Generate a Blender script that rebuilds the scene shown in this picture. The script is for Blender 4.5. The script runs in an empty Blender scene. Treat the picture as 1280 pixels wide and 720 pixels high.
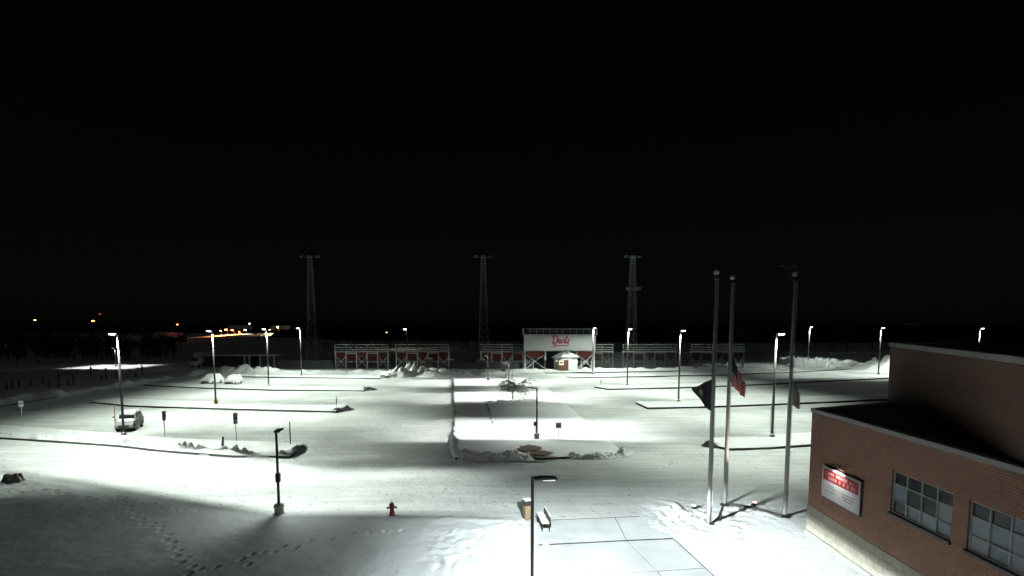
import bpy, math, random
import numpy as np
random.seed(7); rng = np.random.default_rng(7)
sc = bpy.context.scene
COL = sc.collection
R = math.radians
# ------------------------------------------------------------------ camera model (used to turn a photo pixel into a place on the ground)
F, YP, P, H = 720.0, 468.3, R(5.1), 11.3
CP, SP = math.cos(P), math.sin(P)
def at(px, py, z=0.0):
    a = (px-640)/F; b = (YP-py)/F
    t = (z-H)/(-SP+b*CP)
    return (a*t, (CP+b*SP)*t)
def hg(Y, py):
    t = (YP-py)/F
    return H+Y*(t*CP-SP)/(CP+t*SP)
def xat(px, Y, z):
    return (px-640)/F*(Y*CP-(z-H)*SP)
def atY(px, py, Y):
    z = hg(Y, py); return (xat(px, Y, z), Y, z)

# ------------------------------------------------------------------ materials
MATS = {}
def mat(name, col, rough=0.6, metal=0.0, noise=0.0, nscale=3.0, bump=0.0, bscale=8.0, emit=None, estr=0.0, spec=0.4, alpha=None):
    m = bpy.data.materials.new(name); m.use_nodes = True; MATS[name] = m
    nt = m.node_tree; b = nt.nodes['Principled BSDF']
    b.inputs['Base Color'].default_value = (*col, 1); b.inputs['Roughness'].default_value = rough
    b.inputs['Metallic'].default_value = metal; b.inputs['Specular IOR Level'].default_value = spec
    tc = nt.nodes.new('ShaderNodeTexCoord')
    if noise:
        n = nt.nodes.new('ShaderNodeTexNoise'); n.inputs['Scale'].default_value = nscale; n.inputs['Detail'].default_value = 6
        nt.links.new(tc.outputs['Object'], n.inputs['Vector'])
        mx = nt.nodes.new('ShaderNodeMix'); mx.data_type = 'RGBA'
        mx.inputs['A'].default_value = (*[c*(1-noise) for c in col], 1); mx.inputs['B'].default_value = (*[min(1, c*(1+noise)) for c in col], 1)
        nt.links.new(n.outputs['Fac'], mx.inputs['Factor']); nt.links.new(mx.outputs['Result'], b.inputs['Base Color'])
    if bump:
        n = nt.nodes.new('ShaderNodeTexNoise'); n.inputs['Scale'].default_value = bscale; n.inputs['Detail'].default_value = 8; n.inputs['Roughness'].default_value = .65
        nt.links.new(tc.outputs['Object'], n.inputs['Vector'])
        bp = nt.nodes.new('ShaderNodeBump'); bp.inputs['Strength'].default_value = 1; bp.inputs['Distance'].default_value = bump
        nt.links.new(n.outputs['Fac'], bp.inputs['Height']); nt.links.new(bp.outputs['Normal'], b.inputs['Normal'])
    if emit:
        b.inputs['Emission Color'].default_value = (*emit, 1); b.inputs['Emission Strength'].default_value = estr
    if alpha is not None:
        b.inputs['Alpha'].default_value = alpha
    return m
SNOW = mat('snow', (.80, .83, .81), .8, noise=.06, nscale=.8, bump=.06, bscale=2.2, spec=.2)
SNOWR = mat('rough_snow', (.72, .74, .72), .85, noise=.22, nscale=1.6, bump=.22, bscale=1.6, spec=.15)
DIRTY_SHADED = mat('dirty_shaded_snow', (.34, .33, .31), .9, noise=.5, nscale=2.2, bump=.15, bscale=3.0, spec=.1)  # grey-brown dirt, also darkened for the unlit sides towards the camera
SNOWCAP = mat('snow_cover', (.82, .84, .83), .8, bump=.02, bscale=5, spec=.2)
CONC = mat('concrete', (.33, .32, .30), .85, noise=.25, nscale=4, bump=.01, bscale=20)
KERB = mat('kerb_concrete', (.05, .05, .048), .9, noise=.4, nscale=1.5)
BRONZE = mat('bronze_metal', (.035, .033, .03), .45, metal=.3, noise=.2, nscale=6)
POLEM = mat('lamp_pole_paint', (.07, .068, .065), .5, metal=.2, noise=.25, nscale=2)
YEL = mat('yellow_sleeve', (.5, .29, .02), .5)
GALV = mat('galvanised_steel', (.45, .46, .46), .5, metal=.5, noise=.2, nscale=2)
TOWERM = mat('weathered_steel', (.58, .59, .58), .7, metal=.1, noise=.3, nscale=1.5)
ALU = mat('flagpole_aluminium', (.52, .50, .48), .55, metal=.15, noise=.12, nscale=1.5)
WHITE = mat('white_paint', (.78, .79, .78), .55, noise=.06, nscale=2)
OFFW = mat('bleacher_white', (.68, .69, .68), .6, noise=.15, nscale=2)
MESHA = mat('chain_link_mesh', (.045, .047, .05), .9, noise=.25, nscale=.7, alpha=.42)
REDP = mat('red_panel', (.10, .017, .012), .7, noise=.2, nscale=1.2)
RED = mat('red_lettering', (.42, .02, .035), .5)
HYD = mat('hydrant_red', (.16, .022, .02), .5, noise=.3, nscale=8)
DARK = mat('dark_trim', (.02, .02, .02), .5)
BLACKF = mat('black_flag_cloth', (.018, .018, .02), .9)
REDF = mat('red_flag_cloth', (.50, .03, .035), .85)
WHTF = mat('white_flag_cloth', (.72, .70, .68), .85)
BLUF = mat('blue_flag_cloth', (.012, .014, .045), .85)
PALEF = mat('pale_flag_cloth', (.74, .70, .68), .85)
ROOF = mat('roof_membrane', (.07, .068, .066), .9, noise=.3, nscale=.8, bump=.02, bscale=6)
COPING = mat('white_coping', (.50, .50, .49), .5, noise=.12, nscale=2)
BROWN = mat('brown_door', (.11, .045, .03), .6, noise=.2, nscale=3)
BARK = mat('bark', (.055, .042, .033), .9, noise=.3, nscale=4)
TWIG = mat('dry_branch', (.20, .155, .115), .9, noise=.3, nscale=3)
SIGNW = mat('sign_white', (.75, .77, .76), .5)
SIGNG = mat('sign_grey', (.28, .29, .29), .5, metal=.3)
TAN = mat('tan_panel', (.20, .145, .085), .8, noise=.15, nscale=9)
WOOD = mat('weathered_wood', (.09, .07, .055), .9, noise=.3, nscale=5)
PINKP = mat('faded_red_post', (.36, .17, .15), .6)
CARG = mat('frosted_grey_paint', (.36, .37, .37), .4, noise=.25, nscale=2.5)
GLASS = mat('dark_glass', (.012, .014, .016), .08, spec=.6)
TYRE = mat('tyre_rubber', (.015, .015, .015), .85)
RIM = mat('wheel_rim', (.35, .35, .36), .4, metal=.7)
REDLENS = mat('red_lens', (.25, .01, .01), .2)
HEADL = mat('clear_lens', (.6, .6, .6), .15)
SHEDM = mat('shed_dark_wall', (.05, .045, .042), .8, noise=.3, nscale=1)
MESHF = mat('fence_windscreen', (.075, .078, .08), .9, noise=.25, nscale=.7)
LENSW = mat('cool_lamp_lens', (.9, .9, .9), .3, emit=(.95, 1, .97), estr=9)
LENSS = mat('short_lamp_lens', (.9, .9, .9), .3, emit=(.95, 1, .97), estr=1.2)
BARE = mat('bare_turf', (.17, .125, .085), .95, noise=.5, nscale=1.3, bump=.03, bscale=5)
HOUSEW = mat('house_siding', (.25, .23, .20), .8, noise=.15, nscale=1)
FLOODW = mat('floodlight_glass', (.55, .55, .55), .4)
PANEA = mat('pane_dark', (.016, .018, .020), .06, spec=.25)
PANEB = mat('pane_mid', (.22, .265, .31), .15, spec=.35, noise=.25, nscale=2.5)
PANEC = mat('pane_pale', (.82, .90, 1.0), .2, spec=.5, noise=.15, nscale=2.5)  # palest of the three pane colours, opaque and bluish
def lens(name, col, s):
    return mat(name, (.8, .8, .8), .3, emit=col, estr=s)
LENS_AMB = lens('amber_lens', (1, .42, .08), 30); LENS_RED = lens('red_orange_lens', (1, .16, .05), 25)
LENS_YEL = lens('yellow_lens', (1, .8, .2), 9); LENS_CY = lens('cyan_white_lens', (.55, 1, .95), 12)
LENS_WARM = lens('warm_white_lens', (1, .75, .5), 25); LENS_PINK = lens('pinkish_white_lens', (1, .62, .62), 14)
LENS_UP = lens('uplight_lens', (1, .66, .60), 2)
LENS_GN = lens('green_white_lens', (.75, 1, .75), 14)

def ground_mat():
    m = bpy.data.materials.new('packed_snow_ground'); m.use_nodes = True
    nt = m.node_tree; b = nt.nodes['Principled BSDF']; L = nt.links.new
    tc = nt.nodes.new('ShaderNodeTexCoord')
    def noise(scale, det=6, rough=.6, stretch=None):
        n = nt.nodes.new('ShaderNodeTexNoise'); n.inputs['Scale'].default_value = scale; n.inputs['Detail'].default_value = det; n.inputs['Roughness'].default_value = rough
        if stretch:
            mp = nt.nodes.new('ShaderNodeMapping'); mp.inputs['Scale'].default_value = stretch
            L(tc.outputs['Object'], mp.inputs['Vector']); L(mp.outputs['Vector'], n.inputs['Vector'])
        else: L(tc.outputs['Object'], n.inputs['Vector'])
        return n
    n1 = noise(.09, 5, .55); n2 = noise(1.0, 6, .6, (.10, .9, 1)); n3 = noise(3.2, 4, .6); n4 = noise(.6, 3)
    cr = nt.nodes.new('ShaderNodeValToRGB'); cr.color_ramp.elements[0].position = .35; cr.color_ramp.elements[0].color = (.47, .49, .472, 1)
    cr.color_ramp.elements[1].position = .62; cr.color_ramp.elements[1].color = (.70, .73, .705, 1)
    add = nt.nodes.new('ShaderNodeMath'); add.operation = 'MULTIPLY_ADD'; add.inputs[1].default_value = .55
    L(n2.outputs['Fac'], add.inputs[0]); L(n1.outputs['Fac'], add.inputs[2])
    sub = nt.nodes.new('ShaderNodeMath'); sub.operation = 'SUBTRACT'; sub.inputs[1].default_value = .275
    L(add.outputs[0], sub.inputs[0]); L(sub.outputs[0], cr.inputs['Fac'])
    # scattered dark grit, clustered
    sp = nt.nodes.new('ShaderNodeValToRGB'); sp.color_ramp.elements[0].position = .60; sp.color_ramp.elements[0].color = (0, 0, 0, 1)
    sp.color_ramp.elements[1].position = .66; sp.color_ramp.elements[1].color = (1, 1, 1, 1); L(n3.outputs['Fac'], sp.inputs['Fac'])
    cl = nt.nodes.new('ShaderNodeValToRGB'); cl.color_ramp.elements[0].position = .44; cl.color_ramp.elements[1].position = .58; L(n4.outputs['Fac'], cl.inputs['Fac'])
    mu = nt.nodes.new('ShaderNodeMath'); mu.operation = 'MULTIPLY'; L(sp.outputs['Color'], mu.inputs[0]); L(cl.outputs['Color'], mu.inputs[1])
    mx = nt.nodes.new('ShaderNodeMix'); mx.data_type = 'RGBA'; mx.inputs['B'].default_value = (.17, .16, .15, 1)
    at_ = nt.nodes.new('ShaderNodeAttribute'); at_.attribute_name = 'fresh'; mf = nt.nodes.new('ShaderNodeMix'); mf.data_type = 'RGBA'; mf.inputs['B'].default_value = (.82, .85, .84, 1)
    L(at_.outputs['Fac'], mf.inputs['Factor']); L(cr.outputs['Color'], mf.inputs['A'])
    inv = nt.nodes.new('ShaderNodeMath'); inv.operation = 'MULTIPLY_ADD'; inv.inputs[1].default_value = -.8; inv.inputs[2].default_value = 1.0; L(at_.outputs['Fac'], inv.inputs[0])
    mm = nt.nodes.new('ShaderNodeMath'); mm.operation = 'MULTIPLY'; L(mu.outputs[0], mm.inputs[0]); L(inv.outputs[0], mm.inputs[1])
    L(mm.outputs[0], mx.inputs['Factor']); L(mf.outputs['Result'], mx.inputs['A']); L(mx.outputs['Result'], b.inputs['Base Color'])
    b.inputs['Roughness'].default_value = .85; b.inputs['Specular IOR Level'].default_value = .2
    nb = noise(1.4, 8, .65); bp = nt.nodes.new('ShaderNodeBump'); bp.inputs['Distance'].default_value = .09
    L(nb.outputs['Fac'], bp.inputs['Height']); L(bp.outputs['Normal'], b.inputs['Normal'])
    return m
GROUND = ground_mat()

def brick_mat(name, ax, c1, c2, mortar, bw, rh, ms=.011):
    m = bpy.data.materials.new(name); m.use_nodes = True
    nt = m.node_tree; b = nt.nodes['Principled BSDF']; L = nt.links.new
    tc = nt.nodes.new('ShaderNodeTexCoord'); sx = nt.nodes.new('ShaderNodeSeparateXYZ'); cb = nt.nodes.new('ShaderNodeCombineXYZ')
    L(tc.outputs['Object'], sx.inputs[0]); L(sx.outputs[ax], cb.inputs[0]); L(sx.outputs['Z'], cb.inputs[1])
    br = nt.nodes.new('ShaderNodeTexBrick'); br.inputs['Scale'].default_value = 1
    br.inputs['Color1'].default_value = (*c1, 1); br.inputs['Color2'].default_value = (*c2, 1); br.inputs['Mortar'].default_value = (*mortar, 1)
    br.inputs['Mortar Size'].default_value = ms; br.inputs['Brick Width'].default_value = bw; br.inputs['Row Height'].default_value = rh
    L(cb.outputs[0], br.inputs['Vector'])
    n = nt.nodes.new('ShaderNodeTexNoise'); n.inputs['Scale'].default_value = .7; n.inputs['Detail'].default_value = 5; L(tc.outputs['Object'], n.inputs['Vector'])
    mx = nt.nodes.new('ShaderNodeMix'); mx.data_type = 'RGBA'; mx.blend_type = 'MULTIPLY'; mx.inputs['Factor'].default_value = .45
    L(br.outputs['Color'], mx.inputs['A']); L(n.outputs['Color'], mx.inputs['B'])
    hs = nt.nodes.new('ShaderNodeHueSaturation'); hs.inputs['Saturation'].default_value = 0; L(n.outputs['Color'], hs.inputs['Color']); L(hs.outputs['Color'], mx.inputs['B'])
    L(mx.outputs['Result'], b.inputs['Base Color']); b.inputs['Roughness'].default_value = .9
    bp = nt.nodes.new('ShaderNodeBump'); bp.inputs['Distance'].default_value = .012; bp.invert = True; L(br.outputs['Fac'], bp.inputs['Height']); L(bp.outputs['Normal'], b.inputs['Normal'])
    return m
BRICK = brick_mat('red_brown_brick', 'Y', (.27, .10, .055), (.15, .055, .032), (.42, .35, .26), .30, .10)
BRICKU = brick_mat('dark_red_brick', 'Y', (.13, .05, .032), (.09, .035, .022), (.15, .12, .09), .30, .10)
BRICKX = brick_mat('red_brown_brick_side', 'X', (.27, .10, .055), (.15, .055, .032), (.42, .35, .26), .30, .10)
BLOCK = brick_mat('cream_block', 'Y', (.58, .54, .44), (.50, .47, .38), (.36, .34, .28), .6, .32, .012)

# ------------------------------------------------------------------ mesh builder
class MB:
    def __init__(s): s.v = []; s.f = []; s.m = []
    def add(s, vs, fs, mi=0):
        o = len(s.v); s.v += [tuple(v) for v in vs]; s.f += [tuple(i+o for i in f) for f in fs]; s.m += [mi]*len(fs); return s
    def box(s, c, d, mi=0, rz=0):
        x, y, z = c; a, b, e = d[0]/2, d[1]/2, d[2]/2
        cr, sr = math.cos(rz), math.sin(rz)
        vs = [(x+i*a*cr-j*b*sr, y+i*a*sr+j*b*cr, z+k*e) for k in (-1, 1) for (i, j) in ((-1, -1), (1, -1), (1, 1), (-1, 1))]
        return s.add(vs, [(3, 2, 1, 0), (4, 5, 6, 7), (0, 1, 5, 4), (1, 2, 6, 5), (2, 3, 7, 6), (3, 0, 4, 7)], mi)
    def tube(s, pts, rad, n=8, mi=0, caps=True):
        if not isinstance(rad, (list, tuple)): rad = [rad]*len(pts)
        P3 = [np.array(p, float) for p in pts]; vs = []
        for i, p in enumerate(P3):
            t = P3[min(i+1, len(P3)-1)]-P3[max(i-1, 0)]; t = t/(np.linalg.norm(t)+1e-9)
            u = np.cross(t, (0, 0, 1) if abs(t[2]) < .9 else (1, 0, 0)); u /= np.linalg.norm(u); w = np.cross(t, u)
            for k in range(n):
                a = 2*math.pi*(k+.5)/n; vs.append(p+rad[i]*(math.cos(a)*u+math.sin(a)*w))
        fs = [(i*n+k, i*n+(k+1) % n, (i+1)*n+(k+1) % n, (i+1)*n+k) for i in range(len(P3)-1) for k in range(n)]
        if caps: fs += [tuple(range(n))[::-1], tuple(range((len(P3)-1)*n, len(P3)*n))]
        return s.add(vs, fs, mi)
    def bar(s, a, b, w, mi=0): return s.tube([a, b], w, 4, mi)
    def lathe(s, prof, n=16, mi=0, c=(0, 0)):
        vs = [(c[0]+r*math.cos(2*math.pi*k/n), c[1]+r*math.sin(2*math.pi*k/n), z) for r, z in prof for k in range(n)]
        fs = [(i*n+k, i*n+(k+1) % n, (i+1)*n+(k+1) % n, (i+1)*n+k) for i in range(len(prof)-1) for k in range(n)]
        fs += [tuple(range(n))[::-1], tuple(range((len(prof)-1)*n, len(prof)*n))]
        return s.add(vs, fs, mi)
    def prism(s, poly, z0, z1, mi=0):
        n = len(poly); vs = [(x, y, z0) for x, y in poly]+[(x, y, z1) for x, y in poly]
        return s.add(vs, [tuple(range(n))[::-1], tuple(range(n, 2*n))]+[(i, (i+1) % n, n+(i+1) % n, n+i) for i in range(n)], mi)
    def extr(s, poly, axis, a0, a1, mi=0):   # poly in the two remaining axes, extruded along axis ('x' or 'y')
        n = len(poly)
        g = (lambda p, a: (a, p[0], p[1])) if axis == 'x' else (lambda p, a: (p[0], a, p[1]))
        vs = [g(p, a0) for p in poly]+[g(p, a1) for p in poly]
        return s.add(vs, [tuple(range(n))[::-1], tuple(range(n, 2*n))]+[(i, (i+1) % n, n+(i+1) % n, n+i) for i in range(n)], mi)
    def build(s, name, mats, parent=None, loc=(0, 0, 0), rz=0, smooth=False, bevel=0):
        me = bpy.data.meshes.new(name); me.from_pydata(s.v, [], s.f); me.update()
        if not isinstance(mats, (list, tuple)): mats = [mats]
        for m in mats: me.materials.append(m)
        me.polygons.foreach_set('material_index', s.m)
        import bmesh
        bm = bmesh.new(); bm.from_mesh(me); bmesh.ops.recalc_face_normals(bm, faces=bm.faces[:]); bm.to_mesh(me); bm.free()
        if smooth: me.polygons.foreach_set('use_smooth', [True]*len(me.polygons))
        o = bpy.data.objects.new(name, me); COL.objects.link(o); o.location = loc; o.rotation_euler = (0, 0, rz)
        if parent: o.parent = parent
        if bevel:
            b = o.modifiers.new('bevel', 'BEVEL'); b.width = bevel; b.segments = 2; b.limit_method = 'ANGLE'
        return o
def tag(o, label=None, cat=None, group=None, kind=None):
    for k, v in (('label', label), ('category', cat), ('group', group), ('kind', kind)):
        if v: o[k] = v
    return o
def thing(name, label, cat, loc=(0, 0, 0), rz=0, group=None):
    o = bpy.data.objects.new(name, None); COL.objects.link(o); o.location = loc; o.rotation_euler = (0, 0, rz); o.empty_display_size = .3
    return tag(o, label, cat, group)
def dup(o, loc=None, rz=None, label=None, parent=None):
    c = o.copy(); COL.objects.link(c)
    if parent: c.parent = parent
    for ch in list(o.children): dup(ch, parent=c)
    if loc: c.location = loc
    if rz is not None: c.rotation_euler = (0, 0, rz)
    if label: c['label'] = label
    return c

# ------------------------------------------------------------------ world, moon-like key and camera
w = bpy.data.worlds.new('World'); sc.world = w; w.use_nodes = True
nt = w.node_tree; bg = nt.nodes['Background']; sky = nt.nodes.new('ShaderNodeTexSky'); sky.sky_type = 'NISHITA'; sky.sun_disc = False
sky.sun_elevation = R(60); sky.sun_rotation = R(200); nt.links.new(sky.outputs[0], bg.inputs[0]); bg.inputs[1].default_value = .00034
sl = bpy.data.lights.new('moon', 'SUN'); sl.energy = .026; sl.angle = R(.5); sl.color = (.9, .95, 1)
so = bpy.data.objects.new('moon', sl); COL.objects.link(so); so.rotation_euler = (R(30), 0, R(-20)); so.location = (0, 0, 60)
cd = bpy.data.cameras.new('camera'); co = bpy.data.objects.new('camera', cd); COL.objects.link(co); sc.camera = co
co.location = (0, 0, H); co.rotation_euler = (R(90)-P, 0, 0); cd.sensor_width = 36; cd.lens = F/1280*36; cd.shift_y = (YP-360)/1280; cd.clip_end = 9000; cd.clip_start = .1
vs = sc.view_settings; vs.view_transform = 'Standard'; vs.look = 'None'; vs.exposure = 0; vs.gamma = 1
sc.cycles.use_denoising = True; sc.cycles.max_bounces = 5; sc.cycles.diffuse_bounces = 3; sc.cycles.sample_clamp_indirect = 4
sc.cycles.caustics_reflective = False; sc.cycles.caustics_refractive = False

# ------------------------------------------------------------------ photometric lamp: radiance-calibrated floor pattern, as an IES file would give
def lamp_data(name, Hl, E, u0, u1, n0, n1, f0, f1, tail, col=(.93, 1, .95), skew=0.0, size=.06, up=-.02, shift=0.0):
    """E: illuminance in the beam; u half-width full..zero; near edge zero n0..full n1; far edge full f0..zero f1 (metres on the floor, local +Y is the street side)"""
    l = bpy.data.lights.new(name, 'POINT'); l.energy = 4*math.pi; l.color = col; l.shadow_soft_size = size; l.use_nodes = True
    nt = l.node_tree; L = nt.links.new; em = nt.nodes['Emission']
    tc = nt.nodes.new('ShaderNodeTexCoord'); sx = nt.nodes.new('ShaderNodeSeparateXYZ'); L(tc.outputs['Normal'], sx.inputs[0])
    def mth(op, a, b=None, c=None):
        n = nt.nodes.new('ShaderNodeMath'); n.operation = op
        for i, q in enumerate((a, b, c)):
            if q is None: continue
            if isinstance(q, (int, float)): n.inputs[i].default_value = q
            else: L(q, n.inputs[i])
        return n.outputs[0]
    def ss(x, a, b, lo, hi):
        n = nt.nodes.new('ShaderNodeMapRange'); n.interpolation_type = 'SMOOTHSTEP'
        L(x, n.inputs['Value']); n.inputs['From Min'].default_value = a; n.inputs['From Max'].default_value = b; n.inputs['To Min'].default_value = lo; n.inputs['To Max'].default_value = hi
        return n.outputs[0]
    c = mth('MAXIMUM', mth('MULTIPLY', sx.outputs['Z'], -1.0), .11)
    u = mth('MULTIPLY', mth('DIVIDE', sx.outputs['X'], c), Hl); v = mth('MULTIPLY', mth('DIVIDE', sx.outputs['Y'], c), Hl)
    if skew:
        v = mth('ADD', v, mth('MULTIPLY', mth('MINIMUM', u, 0.0), skew))
    if shift: u = mth('SUBTRACT', u, shift)
    su = ss(mth('ABSOLUTE', u), u0, u1, 1, 0); e = mth('MULTIPLY', su, mth('MULTIPLY', ss(v, n0, n1, 0, 1), ss(v, f0, f1, 1, 0)))
    I = mth('DIVIDE', mth('MULTIPLY', e, E*Hl*Hl), mth('POWER', c, 3.0))
    down = ss(sx.outputs['Z'], up-.25, up, 1, 0)
    I = mth('MULTIPLY', mth('ADD', I, tail), down)
    L(I, em.inputs['Strength'])
    return l
def light(name, data, loc, rz, parent=None):
    o = bpy.data.objects.new(name, data); COL.objects.link(o); o.location = loc; o.rotation_euler = (0, 0, rz)
    if parent: o.parent = parent
    return o

# ------------------------------------------------------------------ noise helpers and the ground sheet
def vnoise(x, y, s, seed):
    x = x/s; y = y/s
    xi = np.floor(x); yi = np.floor(y); fx = x-xi; fy = y-yi
    fx = fx*fx*(3-2*fx); fy = fy*fy*(3-2*fy)
    def h(a, b):
        q = np.sin(a*127.1+b*311.7+seed*74.7)*43758.5453; return q-np.floor(q)
    return (h(xi, yi)*(1-fx)+h(xi+1, yi)*fx)*(1-fy)+(h(xi, yi+1)*(1-fx)+h(xi+1, yi+1)*fx)*fy
def fbm(x, y, s, seed, o=4):
    r = 0; a = 1; t = 0
    for i in range(o): r = r+a*vnoise(x, y, s/2**i, seed+i); t += a; a *= .55
    return r/t
def sstep(a, b, x):
    t = np.clip((x-a)/(b-a), 0, 1); return t*t*(3-2*t)
def pdist(x, y, pl):
    """distance to a polyline, arc position"""
    d = np.full(x.shape, 1e9); s0 = 0; S = np.zeros(x.shape)
    for (ax, ay), (bx, by) in zip(pl, pl[1:]):
        ex, ey = bx-ax, by-ay; L2 = ex*ex+ey*ey+1e-9
        t = np.clip(((x-ax)*ex+(y-ay)*ey)/L2, 0, 1); q = np.hypot(x-ax-t*ex, y-ay-t*ey)
        k = q < d; d = np.where(k, q, d); S = np.where(k, s0+t*math.sqrt(L2), S); s0 += math.sqrt(L2)
    return d, S
def axis(segs):
    out = [segs[0][0]]
    for a, b, st in segs:
        n = max(1, int(round((b-a)/st))); out += list(np.linspace(a, b, n+1)[1:])
    return np.array(out)
gx = axis([(-6000, -1500, 1500), (-1500, -300, 150), (-300, -110, 5), (-110, -48, .45), (-48, -33, .2), (-33, 24, .105), (24, 110, .45), (110, 300, 10), (300, 1500, 150), (1500, 6000, 1500)])
gy = axis([(-60, 12, 6), (12, 22, .5), (22, 48, .105), (48, 60, .2), (60, 165, .4), (165, 240, 3), (240, 600, 12), (600, 8000, 500)])
X, Y = np.meshgrid(gx, gy)
Z = (fbm(X, Y, 9, 1)-.5)*.10+(fbm(X, Y, 1.3, 5)-.5)*.035
fade = sstep(260, 170, Y); Z *= fade
Z += 3.6*sstep(255, 400, Y)*sstep(640, 480, Y)*np.exp(-((X/np.maximum(Y, 1)+.44)/.13)**2)
near = (Y < 52)
# lawn in the left foreground: drifted, a little deeper than the swept footway
edge = [at(-260, 575), at(0, 592), at(90, 604), at(160, 618), at(250, 634), at(349, 645), at(490, 648), at(560, 645), at(625, 648), at(652, 680), at(655, 760)]
ex = np.array([p[0] for p in edge[:9]]); ey = np.array([p[1] for p in edge[:9]])
ed = np.interp(X, ex, ey); lawn = sstep(.25, -1.0, Y-ed)*sstep(1.2, -.6, X+.2)*near
Z += lawn*(.14+(fbm(X, Y, 3.2, 11)-.5)*.26+(fbm(X*.55+Y*.3, Y, .8, 13)-.5)*.07)
# ploughed, lumpy margins
def lumpy(x, y, s, seed):
    q = vnoise(x+.5*s*vnoise(x, y, s, seed+9), y, s, seed); return np.abs(q-.5)*2
def blob(px, py, rx, ry):
    cx, cy = at(px, py); return np.clip(1.3-np.hypot((X-cx)/rx, (Y-cy)/ry), 0, 1)
rough = np.maximum.reduce([blob(640, 672, 1.6, 3.5), blob(600, 690, 3, 3.2), blob(650, 715, 1.5, 2), blob(865, 652, 2.6, 3.0)*1.0, blob(845, 640, 1.8, 2.0), blob(930, 640, 2.5, 1.4)*.6])*near
Z += rough*(lumpy(X, Y*.7, .6, 21)*.2+lumpy(X, Y, .26, 25)*.10)
path_mask = sstep(.0, .6, X-at(690, 690)[0])*sstep(.3, -.3, X-at(846, 690)[0])*(Y < 33)
# footprints
def steps(pix, gap=.62):
    pl = [at(*p) for p in pix]; out = []
    for (ax, ay), (bx, by) in zip(pl, pl[1:]):
        L_ = math.hypot(bx-ax, by-ay); n = max(1, int(L_/gap))
        for i in range(n):
            t = i/n; sd = .13*(1 if (len(out) % 2) else -1); nx, ny = -(by-ay)/L_, (bx-ax)/L_
            out.append((ax+(bx-ax)*t+nx*sd+random.uniform(-.06, .06), ay+(by-ay)*t+ny*sd+random.uniform(-.06, .06)))
    return out
tracks = steps([(152, 622), (158, 634), (175, 652), (205, 667), (218, 688), (232, 708), (240, 722), (246, 745)]) \
    + steps([(62, 614), (80, 622), (118, 627), (150, 629), (190, 634), (232, 640), (290, 646)], .7) \
    + steps([(300, 702), (330, 693), (356, 688), (385, 682)], .5) + steps([(310, 708), (345, 695), (390, 680), (440, 672), (520, 664)], .75) \
    + steps([(232, 722), (270, 712), (300, 702)], .6) + steps([(0, 602), (22, 606), (50, 609)], .6) + steps([(10, 617), (40, 617), (62, 612)], .5)
yi0, yi1 = np.searchsorted(gy, 22), np.searchsorted(gy, 48)
for (fx, fy) in tracks:
    a0, a1 = np.searchsorted(gx, fx-.5), np.searchsorted(gx, fx+.5); b0, b1 = np.searchsorted(gy, fy-.5), np.searchsorted(gy, fy+.5)
    q = np.hypot((X[b0:b1, a0:a1]-fx)/.13, (Y[b0:b1, a0:a1]-fy)/.19)
    Z[b0:b1, a0:a1] += -.15*np.exp(-q**4)+.035*np.exp(-((q-1.6)/.5)**2)
# ploughed banks along the far edge of the lot and beside the road
ridges = [([(338, 468), (400, 466), (470, 466), (500, 468)], .75, 1.3), ([(500, 468), (515, 464), (545, 465), (575, 469), (600, 470)], 1.25, 2.2),
          ([(600, 470), (640, 466), (690, 464)], .8, 1.4), ([(726, 464), (800, 463), (870, 462), (940, 460), (1000, 458)], .8, 1.5),
          ([(985, 459), (1012, 457), (1040, 458), (1075, 461), (1108, 463)], 2.0, 3.0), ([(1100, 463), (1200, 464), (1300, 462)], 1.2, 2.5),
          ([(252, 469), (280, 468), (305, 467), (335, 468)], 1.8, 3.0),
          ([(-40, 511), (0, 503), (40, 496), (70, 496), (110, 489), (135, 486), (160, 482), (205, 474)], .85, 1.1),
          ([(60, 466), (110, 468), (160, 467), (205, 462)], .9, 3.0)]
for pix, hh, ww in ridges:
    pl = [at(*p) for p in pix]; d, s = pdist(X, Y, pl)
    Z += hh*np.exp(-(d/ww)**2)*(.45+.75*lumpy(X, Y, 2.6, 31)+.5*(vnoise(X, Y, 1.1, 33)-.4))
# wheel ruts through the drive, faint
Z = Z.astype(np.float64)
ny_, nx_ = X.shape
me = bpy.data.meshes.new('ground'); nv = nx_*ny_
me.vertices.add(nv); me.vertices.foreach_set('co', np.stack([X, Y, Z], -1).astype(np.float32).ravel())
idx = np.arange(nv).reshape(ny_, nx_); q = np.stack([idx[:-1, :-1], idx[:-1, 1:], idx[1:, 1:], idx[1:, :-1]], -1).reshape(-1, 4)
me.loops.add(q.size); me.loops.foreach_set('vertex_index', q.ravel().astype(np.int32)); me.polygons.add(len(q))
me.polygons.foreach_set('loop_start', np.arange(0, q.size, 4, dtype=np.int32)); me.polygons.foreach_set('use_smooth', np.ones(len(q), bool)); me.update(calc_edges=True)
me.materials.append(GROUND)
go = bpy.data.objects.new('snow_ground', me); COL.objects.link(go); tag(go, kind='structure')
fresh = np.maximum.reduce([lawn, sstep(6.2, 7.4, X+.25*(24.5-np.minimum(Y, 33)))*sstep(37.5, 34.5, Y+.8*fbm(X, Y, 2.5, 51))*sstep(16.2, 15.6, X), rough, sstep(130, 136, Y)*sstep(170, 150, Y), sstep(-44, -60, X)*sstep(100, 60, Y)*.0])
fa = me.attributes.new('fresh', 'FLOAT', 'POINT'); fa.data.foreach_set('value', np.clip(fresh, 0, 1).astype(np.float32).ravel())
del X, Y, Z, idx, q, fresh

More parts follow.
